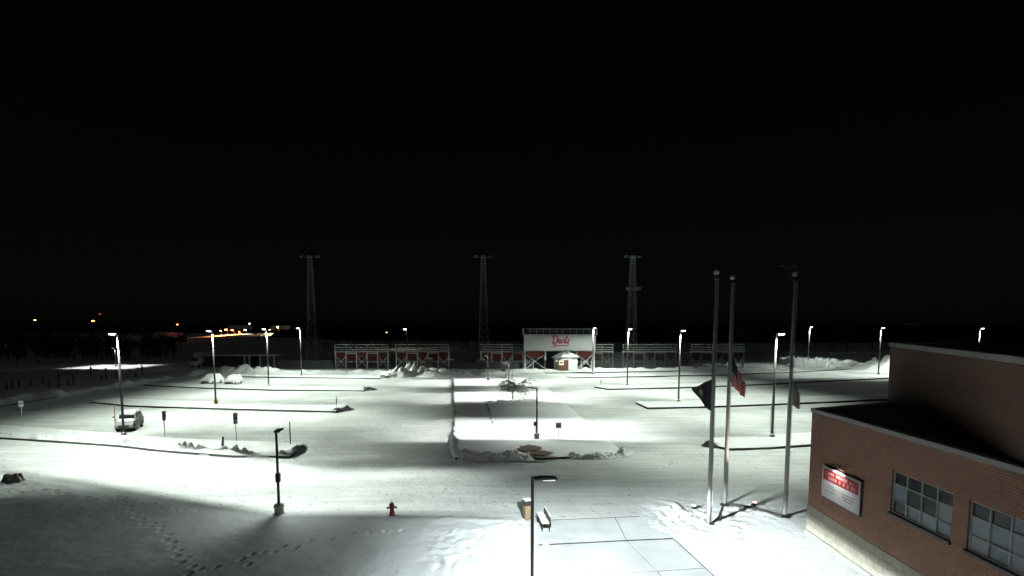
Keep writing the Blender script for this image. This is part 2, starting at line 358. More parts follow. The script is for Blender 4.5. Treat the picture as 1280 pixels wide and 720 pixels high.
# ------------------------------------------------------------------ parking islands: raised snow beds with a concrete kerb
def resample(pl, n):
    pl = np.array(pl, float); s = np.concatenate([[0], np.cumsum(np.hypot(*np.diff(pl, axis=0).T))]); t = np.linspace(0, s[-1], n)
    return np.stack([np.interp(t, s, pl[:, 0]), np.interp(t, s, pl[:, 1])], -1)
def island(front_px, back_px, h=.2, bump=.10, bank=.0, seed=1, name='parking_island', kerb=.17, bank_rng=(0, 1)):
    fr = [at(*p) for p in front_px]; bk = [at(*p) for p in back_px]
    L_ = sum(math.dist(a, b) for a, b in zip(fr, fr[1:])); n = max(20, int(L_/.3)); m = 13
    A = resample(fr, n); B = resample(bk, n); vs = []
    for i in range(n):
        for j in range(m):
            t = j/(m-1); p = A[i]*(1-t)+B[i]*t
            x, y = np.array([p[0]]), np.array([p[1]])
            e = min(1, min(j, m-1-j)/2+.0)*min(1, min(i, n-1-i)/2)
            z = h+bump*float(fbm(x, y, 1.8, seed)[0])*e
            if bank and bank_rng[0] <= i/(n-1) <= bank_rng[1]:
                wdt = math.hypot(*(B[i]-A[i])); dd = t*wdt
                z += bank*math.exp(-((dd-.5)/.55)**2)*(.2+1.3*float(lumpy(x, y, 1.0, seed+3)[0]))*min(1, j/1.0)
            vs.append((p[0], p[1], z))
    fs = [(i*m+j, (i+1)*m+j, (i+1)*m+j+1, i*m+j+1) for i in range(n-1) for j in range(m-1)]
    o = MB().add(vs, fs).build(name, SNOW, smooth=True); tag(o, kind='structure')
    # kerb all round
    ring = [tuple(p) for p in A]+[tuple(p) for p in B[::-1]]
    kb = MB(); k = len(ring); cx = sum(p[0] for p in ring)/k; cy = sum(p[1] for p in ring)/k
    hs = [vs[i*m][2] for i in range(n)]+[vs[i*m+m-1][2] for i in range(n)][::-1]
    vv = [(p[0], p[1], -.1) for p in ring]+[(p[0], p[1], hh-.002) for p, hh in zip(ring, hs)]
    kb.add(vv, [(i, (i+1) % k, k+(i+1) % k, k+i) for i in range(k)])
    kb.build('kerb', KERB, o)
    return o
island([(-60, 543), (0, 549), (80, 554), (150, 559), (200, 565), (290, 572), (363, 573), (379, 558)], [(-60, 527), (0, 533), (80, 539), (150, 544), (205, 549), (290, 553), (362, 555), (378, 556)], .2, .16, .40, 3, bank_rng=(.2, .97))
island([(116, 504), (160, 508.5), (220, 510.5), (300, 513), (420, 516), (434, 509)], [(117, 502), (150, 499.5), (220, 502), (300, 505), (418, 508), (433, 507)], .22, .12, 0, 5)
island([(180, 482), (240, 485.5), (340, 488.5), (455, 489.5), (464, 486)], [(182, 480.5), (240, 481), (340, 483), (452, 485), (463, 485)], .22, .12, 0, 7)
island([(295, 471.5), (360, 472.5), (440, 473.5), (476, 474)], [(295, 469), (360, 469.5), (440, 470), (476, 471.5)], .22, .1, 0, 9)
island([(885, 553), (899, 561), (912, 563.5), (960, 562), (1015, 558), (1090, 552)], [(886, 551), (905, 549), (930, 548), (960, 546), (1015, 543), (1090, 538)], .22, .12, .1, 11)
island([(795, 505), (809, 511.5), (870, 510.5), (950, 507.5), (1020, 504.5), (1120, 500)], [(796, 503.5), (815, 504), (870, 502.5), (950, 500), (1020, 497), (1120, 493)], .24, .12, .12, 13)
island([(743, 484.5), (760, 487.5), (850, 485.5), (930, 482.5), (1020, 478), (1120, 473)], [(744, 483.5), (762, 482.5), (850, 481), (930, 478), (1020, 474), (1120, 469)], .22, .1, 0, 15)
island([(709, 471.5), (715, 473), (800, 471.5), (900, 469.5), (1000, 465.5), (1090, 460.5)], [(710, 470.7), (718, 470), (800, 468.5), (900, 466.5), (1000, 462.5), (1090, 458)], .22, .1, 0, 17)
island([(682, 467), (760, 466), (850, 464.5)], [(683, 465.5), (760, 464.5), (850, 463)], .22, .1, 0, 18)
# the central median and its inner bed
island([(569, 575), (610, 575.5), (660, 575), (720, 573.5), (765, 572), (779, 568)], [(567, 473), (590, 472), (615, 471.5), (640, 471.5), (660, 473), (672, 476)], .2, .10, .0, 21, 'median')
def bank_strip(pix, width, h, seed, m_, name='snow_bank'):
    wp = [at(*p) for p in pix]; L_ = sum(math.dist(a, b) for a, b in zip(wp, wp[1:])); n = max(30, int(L_/.11)); m = max(9, int(width/.1))
    pl = resample(wp, n); t = np.gradient(pl, axis=0); t /= np.linalg.norm(t, axis=1)[:, None]; nn = np.stack([-t[:, 1], t[:, 0]], -1)
    sgn = np.linspace(-.5, .5, m); W_ = width*(.65+.7*vnoise(pl[:, 0], pl[:, 1], 1.3, seed+5))
    XY = pl[:, None, :]+nn[:, None, :]*(sgn[None, :, None]*W_[:, None, None]); x, y = XY[..., 0], XY[..., 1]
    prof = np.cos(math.pi*sgn)[None, :]*np.clip(np.minimum(np.arange(n), n-1-np.arange(n))/5, 0, 1)[:, None]
    z = .03+h*prof*(.15+1.0*lumpy(x, y, .75, seed)*vnoise(x, y, 1.7, seed+4)*1.7+.5*lumpy(x, y, .33, seed+1)+.25*vnoise(x, y, .2, seed+2))
    vs = [tuple(q) for q in np.stack([x, y, z], -1).reshape(-1, 3)]
    fs = [(i*m+j, (i+1)*m+j, (i+1)*m+j+1, i*m+j+1) for i in range(n-1) for j in range(m-1)]
    o = MB().add(vs, fs).build(name, m_, smooth=seed > 47 or seed == 45); return tag(o, kind='structure')
bank_strip([(568, 541), (570, 556), (571, 567), (574, 574)], .9, .6, 40, SNOWR)
bank_strip([(571, 574.5), (600, 575), (640, 575), (668, 574.5)], 1.6, .46, 41, SNOWR)
bank_strip([(576, 566), (590, 569), (620, 571), (655, 571)], 1.0, .5, 42, SNOWR)
bank_strip([(706, 573), (730, 572.5), (757, 571.5), (776, 569), (783, 563)], 1.4, .42, 43, SNOWR)
bank_strip([(608, 505), (630, 503.5), (655, 503)], 1.2, .4, 45, SNOWR)
bank_strip([(607, 503), (612, 518), (617, 538)], .5, .3, 47, DIRTY_SHADED)
bank_strip([(128, 554.5), (165, 558), (205, 563), (250, 567), (310, 570.5), (360, 571.5)], .95, .6, 48, SNOWR)
bank_strip([(-40, 540), (0, 545), (60, 549), (120, 553.5)], 1.0, .4, 49, SNOW)
bank_strip([(567, 474), (567, 488), (567.5, 505), (569, 524), (569, 541)], .55, .34, 46, DIRTY_SHADED)
kl = MB(); kp = resample([at(*p) for p in [(-30, 514), (0, 509), (60, 499), (110, 491), (150, 484), (205, 476.5)]], 60)
for a_, b_ in zip(kp, kp[1:]): kl.bar((a_[0], a_[1], .06), (b_[0], b_[1], .06), .11)
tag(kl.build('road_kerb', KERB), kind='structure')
# bare turf under the median lamp
def patch(pix, z, m_, name, seed=3):
    pl = [at(*p, z) for p in pix]; o = MB().add([(x, y, z) for x, y in pl], [tuple(range(len(pl)))]).build(name, m_); return tag(o, kind='structure')
def ragged(cx, cy, rx, ry, n=26, seed=1):
    rr = random.Random(seed); return [(cx+rx*math.cos(2*math.pi*i/n)*rr.uniform(.6, 1.1), cy+ry*math.sin(2*math.pi*i/n)*rr.uniform(.6, 1.1)) for i in range(n)]
patch(ragged(664, 560, 18, 4.2, seed=4), .33, BARE, 'bare_turf'); patch(ragged(676, 566, 17, 3, seed=6), .332, BARE, 'bare_turf'); patch(ragged(683, 571.5, 24, 1.1, seed=8), .334, BARE, 'bare_turf')
# swept walk of concrete panels in front of the building
wb = MB(); JX = [(688, 640, 676), (769, 646, 647)]
base = [at(673, 651), at(823, 644.8), at(840, 671.5), at(881, 709.5), at(933, 758), at(673, 770)]
dk = MB().add([(x, y, .03) for x, y in base], [(0, 1, 2, 3, 4, 5)])
dko = dk.build('walkway_bed', KERB); tag(dko, kind='structure')
def panel(pix, m_=SNOW):
    pl = [at(*p, .1) for p in pix]; c = np.mean(pl, axis=0)
    pl = [tuple(c+(np.array(p)-c)*(1-.035/max(.5, np.linalg.norm(np.array(p)-c)))) for p in pl]
    wb.prism(pl, .0, .06)
panel([(672, 650), (769, 646), (783, 673.5), (672, 679)]); panel([(769, 646), (824, 644), (841, 671), (783, 673.5)])
panel([(672, 681), (784, 675.2), (822, 713), (672, 722)]); panel([(784, 675.2), (842, 672.6), (882, 709), (822, 713)])
panel([(672, 722), (822, 713), (860, 765), (672, 775)]); panel([(822, 713), (882, 709), (935, 760), (860, 765)])
WALKM = mat('dusted_walk', (.55, .57, .57), .85, noise=.3, nscale=.55, bump=.012, bscale=6, spec=.2)
wo = wb.build('walkway', WALKM); tag(wo, kind='structure')

# ------------------------------------------------------------------ snow heaps that stand alone
def heap(px, py, rx, ry, h, m_, label, rz=0, seed=1, name='snow_pile', cat='snow pile', group=None):
    n, m = 72, 22; vs = [(0, 0, h*.9)]; cs = max(.22, min(1.0, min(rx, ry)*.35))
    T, A = np.meshgrid(np.arange(1, m+1)/m, 2*math.pi*np.arange(n)/n, indexing='ij')
    K = .8+.4*vnoise(np.cos(A)*2.2+9, np.sin(A)*2.2+9, 1., seed)
    XX, YY = rx*T*np.cos(A)*K, ry*T*np.sin(A)*K
    ZZ = h*(1-T**2)*(.5+.65*vnoise(XX+50, YY+50, max(rx, ry)*.55, seed))+h*.42*(lumpy(XX, YY, cs, seed)-.35)*(1-T**4)+h*.16*(vnoise(XX, YY, cs*.4, seed+2)-.5)*(1-T**4)-.12*(T > .99)
    vs += [tuple(q) for q in np.stack([XX, YY, ZZ], -1).reshape(-1, 3)]
    fs = [(0, 1+i, 1+(i+1) % n) for i in range(n)]
    for j in range(m-1): fs += [(1+j*n+i, 1+(j+1)*n+i, 1+(j+1)*n+(i+1) % n, 1+j*n+(i+1) % n) for i in range(n)]
    x, y = at(px, py); o = MB().add(vs, fs).build(name, m_, loc=(x, y, .02), rz=rz, smooth=True); return tag(o, label, cat, group)
heap(366, 566, 2.2, .38, .5, DIRTY_SHADED, 'dirty, shade-toned snow heap on the right end of the nearest left parking island', math.atan2(at(380, 557)[1]-at(352, 572)[1], at(380, 557)[0]-at(352, 572)[0]), 3)
heap(427, 513.5, 1.9, .5, .5, DIRTY_SHADED, 'dirty, shade-toned snow heap at the right tip of the second left island', R(50), 5)
heap(460, 488, 1.6, .7, .6, DIRTY_SHADED, 'dirty, shade-toned snow heap at the right tip of the third left island', R(30), 7)
heap(480, 472.5, 1.5, .9, .6, DIRTY_SHADED, 'small dirty, shade-toned snow heap at the right tip of the farthest left island', R(10), 9)
heap(295, 567, 1.3, .5, .45, DIRTY_SHADED, 'low dark snow clump at the foot of the short leaning stake', R(-8), 11)
heap(18, 603, .75, .6, .75, DIRTY_SHADED, 'dark pointed heap poking from the snowy lawn at far left', 0, 13)
heap(498, 470.5, 4.2, 2.4, 1.7, SNOW, 'white jagged snow pile in front of the left bleachers', 0, 15)
heap(519, 469, 5, 2.4, 2.2, SNOWR, 'taller chunky snow pile right of the jagged one', 0, 17)
heap(560, 471, 7, 2.2, 1.3, SNOWR, 'low wide snow pile at the left of the lattice tower foot', 0, 19)
heap(1026, 457, 8, 3, 2.6, SNOW, 'large white snow pile by the far right lot lamp', 0, 21)
heap(888, 559, .8, .35, .5, DIRTY_SHADED, 'small dark lump on the left tip of the nearest right island', R(-40), 25)

# ------------------------------------------------------------------ lot lamps
def tall_lamp():
    r = thing('parking_lot_lamp', '', 'lamp', group='tall lot lamps')
    MB().lathe([(.24, -.1), (.24, .34), (.21, .38)], 16).build('concrete_base', CONC, r)
    MB().lathe([(.21, .38), (.20, .43), (.10, .47)], 12).build('snow_cap', SNOWCAP, r)
    MB().tube([(0, 0, .3), (0, 0, 10.25)], [.125, .10], 10).build('pole', POLEM, r, smooth=True)
    MB().box((.17, 0, 10.24), (.2, .09, .08)).build('arm', POLEM, r, bevel=.01)
    h = MB().extr([(.16, 10.2), (.80, 10.2), (.83, 10.24), (.76, 10.31), (.22, 10.34)], 'y', -.19, .19).build('lamp_head', BRONZE, r, bevel=.015)
    MB().extr([(.20, 10.198), (.76, 10.198), (.70, 10.09), (.28, 10.03)], 'y', -.16, .16).build('lens', LENSW, h, bevel=.03)
    return r
TD = lambda E, u0, u1, f0, f1, t, sh=0: lamp_data('lot_lamp_light', 10, E, u0, u1, -f1, -f0, f0, f1, t, size=.36, shift=sh, col=(.89, 1, .90))
dL = TD(3.5, 7, 30, 7, 23, 120, 8); dR = TD(3.2, 6, 31, 7, 23, 35); dP = TD(2.8, 6, 30, 9, 26, 450); dF = TD(3.0, 6, 34, 5, 17, 100)
proto = tall_lamp(); used = [False]
def put_tall(px, py, ang, label, data, X_=None, Y_=None, scale=None, ltrot=0, base=True):
    x, y = at(px, py) if X_ is None else (X_, Y_)
    o = proto if not used[0] else dup(proto); used[0] = True
    o.location = (x, y, 0); o.rotation_euler = (0, 0, ang); o['label'] = label
    light('lamp_light', data, (.72, 0, 10.02), ltrot-ang, o)
    return o
# keep the prototype light-free until every copy exists
lamps = [(155, 547, R(200), 'tall lot lamp beside the frosted grey car', dL), (270, 507, R(215), 'tall lot lamp with a yellow sleeve at its foot', dL),
         (336, 484, R(225), 'tall lot lamp on the third left island, next beyond the yellow-sleeved one', dL), (377, 470.5, R(230), 'farthest tall lot lamp on the left, left of the bleachers', dL),
         (965, 549, R(-35), 'nearest tall lot lamp on the right, between the middle and right flagpoles', dR), (848, 504, R(-40), 'tall lot lamp on the second right island, left of the black flag', dR),
         (784, 483, R(-50), 'tall lot lamp in front of the lattice tower with white floodlights', dR), (741, 468.5, R(-60), 'tall lot lamp standing before the right end of the press box', dP),
         (1010, 457.5, R(-60), 'far tall lot lamp by the large white snow pile', dF), (1098, 468, R(-60), 'tall lot lamp just left of the upper brick block', dF)]
objs = []
for px, py, ang, lb, d in lamps:
    x, y = at(px, py); o = proto if not objs else dup(proto, (x, y, 0), ang, lb)
    o.location = (x, y, .1); o.rotation_euler = (0, 0, ang); o['label'] = lb; objs.append((o, ang, d))
o = dup(proto, (xat(1223, 127, 5), 127, 0), R(-60), 'tall lot lamp showing only its head above the upper brick roof'); objs.append((o, R(-60), dF))
for o, ang, d in objs:
    light('lamp_light', d, (.55, 0, 9.62), -ang, o)
MB().lathe([(.24, 0), (.24, .75), (.14, .8)], 16).build('yellow_sleeve', YEL, objs[1][0])

def short_lamp(hl=4.9):
    r = thing('walkway_lamp', '', 'lamp', group='short walkway lamps')
    MB().lathe([(.26, -.1), (.26, .30), (.30, .36), (.30, .52), (.14, .58)], 16).build('concrete_base', CONC, r)
    MB().tube([(0, 0, .5), (0, 0, hl+.06)], [.095, .085], 4).build('pole', BRONZE, r)
    h = MB().extr([(.08, hl-.06), (.30, hl-.05), (1.02, hl-.04), (1.05, hl), (.9, hl+.06), (.35, hl+.08), (.08, hl+.03)], 'y', -.17, .17).build('lamp_head', BRONZE, r, bevel=.015)
    MB().box((.68, 0, hl-.07), (.5, .26, .03)).build('lens', LENSS, h)
    return r
sp = short_lamp()
def top_place(px, py, z):
    lo, hi = 5., 300.
    for _ in range(60):
        m = (lo+hi)/2
        if hg(m, py) > z: lo = m
        else: hi = m
    return xat(px, lo, z), lo
x1, y1 = at(349, 641)
s2 = top_place(665.5, 598, 4.9); s3 = at(671, 551); s4 = (xat(636, 93, 2), 93.0); s5 = (xat(610, 111.5, 2), 111.5)
S1 = sp; S1.location = (x1, y1, 0); S1.rotation_euler = (0, 0, R(97)); S1['label'] = 'dark square walkway lamp with a box halfway up, on the left lawn edge'
S2 = dup(sp, (s2[0], s2[1], 0), R(4), 'dark walkway lamp beside the snowy bench, its foot out of frame')
S3 = dup(sp, (s3[0], s3[1], .2), R(160), 'dark walkway lamp on the median beside two square signs')
S4 = dup(sp, (s4[0], s4[1], .2), R(-120), 'brightly lit walkway lamp just behind the drooping snowy tree')
S5 = dup(sp, (s5[0], s5[1], .2), R(-120), 'brightly lit walkway lamp left of the tree, near the lattice tower foot')
p0 = at(145, 458)
S6 = dup(sp, (p0[0], p0[1], 0), R(-90), 'small lit lamp far left beyond the road, behind the leftmost tall lamp')
MB().box((.02, 0, 2.15), (.24, .26, .55)).build('pole_box', BRONZE, S1, bevel=.02)
CW = (.92, 1, .95)
light('lamp_light', lamp_data('walk_light_a', 4.8, 3.9, 14, 27, -1.3, .4, 8.3, 11.6, 34, CW, skew=.42, size=.1, shift=-10), (.36, 0, 4.72), R(0)-R(97), S1)
light('lamp_light', lamp_data('walk_light_b', 4.8, 4.4, 6, 19, -11, 1.5, 11, 19.5, 80, (.89, .985, 1)), (.7, 0, 4.72), R(-90)-R(4), S2)
light('lamp_light', lamp_data('walk_light_c', 4.8, 3.9, 7, 19, -1.6, .2, 9, 13.5, 45, (.97, 1, .99)), (.7, 0, 4.72), R(0)-R(160), S3)
light('lamp_light', lamp_data('walk_light_d', 4.8, 3.7, 7, 18, -1.2, .6, 10, 14, 45, (.98, 1, .98)), (.7, 0, 4.72), R(180)-R(-120), S4)
light('lamp_light', lamp_data('walk_light_e', 4.8, 3.7, 7, 18, -6, -3, 7, 11, 30, (.98, 1, .98)), (.7, 0, 4.72), R(180)-R(-120), S5)
light('lamp_light', lamp_data('walk_light_f', 4.8, 4.2, 5, 11, -9, -6, 6, 9, 14, (.98, 1, .98)), (.7, 0, 4.72), R(180)-R(-90), S6)

# ------------------------------------------------------------------ flagpoles, flags and their uplights
def flagpole(hh):
    r = thing('flagpole', '', 'flagpole', group='three flagpoles')
    MB().lathe([(.30, -.05), (.30, .06), (.16, .09), (.13, .16)], 18).build('base_collar', DARK, r)
    MB().tube([(0, 0, .1), (0, 0, hh*.5), (0, 0, hh-.55)], [.125, .105, .07], 14).build('pole', ALU, r, smooth=True)
    MB().lathe([(.05, hh-.58), (.13, hh-.52), (.13, hh-.42), (.05, hh-.38), (.04, hh-.28)], 12).build('truck', BRONZE, r)
    MB().lathe([(.02, hh-.30), (.11, hh-.26), (.155, hh-.15), (.11, hh-.04), (.02, hh)], 14).build('finial', WHITE, r, smooth=True)
    MB().tube([(.10, -.13, 1.2), (.09, -.11, hh-.5)], .012, 4).build('halyard', WHITE, r)
    MB().box((.0, -.14, 1.25), (.05, .06, .22)).build('cleat', GALV, r)
    return r
f1, f2, f3 = at(886, 656), at(906, 631.5), at(981, 646)
FP1 = flagpole(14.2); FP1.location = (*f1, 0); FP1['label'] = 'left flagpole, flying the black flag'
FP2 = dup(FP1, (*f2, 0), 0, 'middle flagpole, flying the striped red and white flag')
FP3 = dup(FP1, (*f3, 0), 0, 'right flagpole nearest the brick building, with the pale limp flag')
def flag(name, fp, ztop, hoist, fly, dx, sag, mats, matf, label, dirx=1, fold=.12, nfold=2.2, drop0=0, seed=0, curl=0, taper=.25):
    n, m = 40, 26; vs = []
    for i in range(n+1):
        s = i/n
        for j in range(m+1):
            t = j/m
            ph = seed+2*math.pi*nfold*(s+.12*t)
            x = dirx*(.10+dx*(s**.8)*(1-.25*t*curl)) + .5*fold*math.cos(ph)*s
            y = -.05+fold*math.sin(ph)*min(1, s*4)*(.6+.4*t)+.08*s
            z = ztop-t*hoist*(1-taper*s)-sag*(s**.85)*(1-.15*t)
            vs.append((x, y, z))
    fs = []; mi = []
    for i in range(n):
        for j in range(m):
            fs.append((i*(m+1)+j, (i+1)*(m+1)+j, (i+1)*(m+1)+j+1, i*(m+1)+j+1)); mi.append(matf((i+.5)/n, (j+.5)/m))
    b = MB(); b.add(vs, fs); b.m = mi
    o = b.build(name, mats, loc=(fp[0], fp[1], 0), smooth=True)
    so_ = o.modifiers.new('thick', 'SOLIDIFY'); so_.thickness = .006
    return tag(o, label, 'flag')
zt1 = hg(f1[1], 474); zt2 = hg(f2[1], 446); zt3 = hg(f3[1], 474)
def pow_m(s, t): return 1 if ((s-.5)/.12)**2+((t-.5)/.2)**2 < 1 else 0
flag('flag', f1, zt1, 1.75, 1.9, 1.02, .5, [BLACKF, SIGNG], pow_m, 'black flag hanging from the left flagpole, blown to the left', -1, .10, 1.3, seed=.4, taper=.93)
def us_m(s, t):
    if s < .4 and t < 7/13: return 2
    return 0 if int(t*13) % 2 == 0 else 1
flag('flag', f2, zt2, 1.6, 2.6, .86, 1.55, [REDF, WHTF, BLUF], us_m, 'red and white striped flag with a blue canton, drooping at half staff', 1, .15, 2.6, seed=1.2)
flag('flag', f3, zt3, 1.4, 2.2, .42, .8, [PALEF, WHTF], lambda s, t: 0, 'pale limp flag drooping along the right flagpole', 1, .14, 2.4, seed=2.0)
def uplight(px, py, label, aim, col, en):
    x, y = at(px, py); r = thing('ground_floodlight', label, 'floodlight', (x, y, .08), group='flag uplights')
    MB().box((0, 0, .02), (.24, .2, .06)).build('base', DARK, r)
    a = math.atan2(aim[1]-y, aim[0]-x)
    h = MB().lathe([(.10, .04), (.15, .06), (.16, .16)], 14).build('housing', BRONZE, r)
    MB().lathe([(.0, .162), (.15, .165), (.13, .20), (.02, .23)], 14).build('lens', LENS_UP, h)
    l = bpy.data.lights.new('uplight', 'SPOT'); l.energy = en; l.spot_size = R(50); l.spot_blend = .6; l.color = col; l.shadow_soft_size = .08
    o = bpy.data.objects.new('uplight', l); COL.objects.link(o); o.parent = r; o.location = (0, 0, .5)
    from mathutils import Vector
    o.rotation_euler = (Vector((aim[0]-x, aim[1]-y, aim[2]-.5))).to_track_quat('-Z', 'Y').to_euler()
    return r
uplight(867, 637, 'small glowing ground floodlight left of the left flagpole', (f1[0], f1[1], 7.5), (1, .85, .8), 1600)
uplight(943, 633, 'small glowing ground floodlight between the middle and right flagpoles', (f2[0], f2[1], 7.5), (1, .85, .8), 1600)
# low border from the middle pole to the right pole
bd = MB(); pts = [at(912, 632), at(935, 636), at(958, 642), at(978, 648)]
for a, b in zip(pts, pts[1:]): bd.bar((*a, .10), (*b, .10), .10)
tag(bd.build('plaza_edging', KERB), 'low dark edging running from the middle flagpole to the right one', 'edging')
bd = MB(); pts = [at(890, 655), at(898, 648), at(901, 640), at(904, 632)]
for a, b in zip(pts, pts[1:]): bd.bar((*a, .06), (*b, .06), .05)
tag(bd.build('plaza_edging', KERB), 'short dark edging between the left and middle flagpoles', 'edging')

# ------------------------------------------------------------------ bench, bin, hydrant
bx, by = at(679, 660); bench = thing('park_bench', 'snow-covered bench beside the dark walkway lamp', 'bench', (bx, by, .08), R(97))
for s in (-1, 1):
    MB().box((s*.75, .18, .22), (.06, .06, .44)).box((s*.75, -.20, .40), (.06, .06, .82)).box((s*.75, 0, .42), (.06, .42, .05)).build('leg', DARK, bench, bevel=.008)
sb = MB()
for k in range(4): sb.box((0, -.14+.11*k, .46), (1.85, .09, .04))
seat = sb.build('seat', WOOD, bench); MB().box((0, .03, .515), (1.8, .40, .065)).build('snow_cover', SNOWCAP, seat, bevel=.03)
sb = MB()
for k in range(3): sb.box((0, -.235, .58+.11*k), (1.85, .04, .085))
back = sb.build('backrest', WOOD, bench); MB().box((0, -.235, .87), (1.8, .07, .05)).build('snow_cover', SNOWCAP, back, bevel=.02)
tx, ty = at(659.5, 649); bn = thing('litter_bin', 'tan-sided litter bin with a snowy lid left of the walkway lamp', 'bin', (tx, ty, .05), R(20))
MB().box((0, 0, .40), (.46, .46, .8)).build('body', TAN, bn, bevel=.02)
MB().box((0, 0, .95), (.50, .50, .30)).build('hood', BRONZE, bn, bevel=.03)
MB().box((0, 0, 1.12), (.48, .48, .06)).build('snow_cover', SNOWCAP, bn, bevel=.025)
MB().box((0, -.252, .93), (.3, .006, .14)).build('opening', DARK, bn)
hx, hy = at(490, 645); hyd = thing('fire_hydrant', 'dark red fire hydrant standing in the snow', 'hydrant', (hx, hy, .05), R(15))
MB().lathe([(.19, 0), (.19, .05), (.13, .06), (.125, .16), (.165, .17), (.165, .20), (.125, .21), (.12, .55), (.16, .56), (.16, .60), (.13, .61)], 18).build('barrel', HYD, hyd)
MB().lathe([(.15, .61), (.14, .68), (.09, .76), (.045, .79), (.045, .85)], 16).build('bonnet', HYD, hyd)
MB().tube([(-.26, 0, .46), (.26, 0, .46)], .065, 10).tube([(-.29, 0, .46), (-.25, 0, .46)], .085, 6).tube([(.25, 0, .46), (.29, 0, .46)], .085, 6).build('hose_outlet', HYD, hyd)
MB().tube([(0, -.24, .40), (0, 0, .40)], .085, 10).tube([(0, -.27, .40), (0, -.23, .40)], .105, 6).build('pumper_outlet', HYD, hyd)
MB().lathe([(.10, .765), (.08, .80), (.03, .83)], 10).build('snow_cap', SNOWCAP, hyd)

# ------------------------------------------------------------------ signs, posts and stakes
def post_sign(px, pyb, pyt, pw, ph, label, pm=SIGNG, postm=GALV, rz=0, z0=.2, name='parking_sign', square=False):
    x, y = at(px, pyb, z0); zt = hg(y, pyt); r = thing(name, label, 'sign', (x, y, z0), rz, 'parking signs')
    MB().tube([(0, 0, -.2), (0, 0, zt-z0)], .035, 6).build('post', postm, r)
    p = MB().box((0, -.045, zt-z0-ph/2), (pw, .012, ph)).build('panel', pm, r, bevel=.003)
    MB().box((0, -.053, zt-z0-ph/2), (pw*.72, .003, ph*.16)).build('marking', DARK, p)
    return r
post_sign(28.5, 535, 501, .40, .62, 'white sign on a thin post at the far left of the nearest island', SIGNW, rz=R(25))
post_sign(206, 547, 514, .34, .9, 'narrow sign on a post right of the frosted grey car', SIGNG, rz=R(50))
post_sign(295.5, 552, 516, .40, 1.05, 'grey sign on a post behind the short leaning stake', SIGNG, rz=R(30))
post_sign(420.5, 511, 496, .22, .9, 'small thin sign at the right tip of the second left island', SIGNG, rz=R(70))
post_sign(698, 547, 528, .55, .55, 'square grey sign right of the median lamp', SIGNG, rz=0)
post_sign(669, 545, 527, .34, .42, 'small dark sign touching the median lamp pole on its left', DARK, rz=R(10))
post_sign(751, 482, 474.5, .3, .5, 'tiny sign post on the tip of the third right island', SIGNG, rz=R(60))
post_sign(962.5, 546, 509, .22, 1.1, 'tall narrow sign beside the nearest right lot lamp', SIGNG, rz=R(65))
def stake(px, pyb, pyt, r_, m_, label, lean=0, z0=.2, name='marker_post', cat='post', group=None):
    x, y = at(px, pyb, z0); zt = hg(y, pyt)
    o = MB().tube([(0, 0, -.2), (lean*.5, 0, (zt-z0)*.6), (lean, 0, zt-z0)], [r_, r_, r_*.85], 7).build(name, m_, loc=(x, y, z0)); return tag(o, label, cat, group)
stake(278, 565, 546, .10, WOOD, 'short leaning wooden stake on the nearest left island', .12)
stake(363, 556, 527, .06, WOOD, 'thin bare post near the right end of the nearest left island')
pr = thing('marker_post', 'pinkish post standing in front of the frosted grey car', 'post', (*at(144.5, 536), .1))
zt = hg(at(144.5, 536)[1], 508)-.1
MB().tube([(0, 0, 0), (0, 0, zt)], .06, 8).build('pole', PINKP, pr); MB().box((-.14, -.02, zt*.5), (.24, .05, .12)).build('bracket', DARK, pr)
fpx = [(9, 487, 478), (16, 486, 473), (24, 484, 475), (39, 482, 474), (54, 480, 471), (62, 486, 476), (74, 484, 462), (86, 482, 474), (92, 481, 468), (114, 470, 459), (127, 476, 470), (133, 475, 461), (145, 473, 464), (170, 471, 465), (178, 469, 457)]
for i, (a, b, c) in enumerate(fpx):
    x, y = at(a, b); z = hg(y, c); o = MB().tube([(0, 0, -.1), (0, 0, z)], [.17, .14], 8).lathe([(.16, z), (.15, z+.08), (.03, z+.13)], 8, 1).build('wooden_post', [WOOD, DIRTY_SHADED], loc=(x, y, 0))
    tag(o, 'dark wooden post in the row along the snowy verge beyond the left road', 'post', 'posts along the left verge')

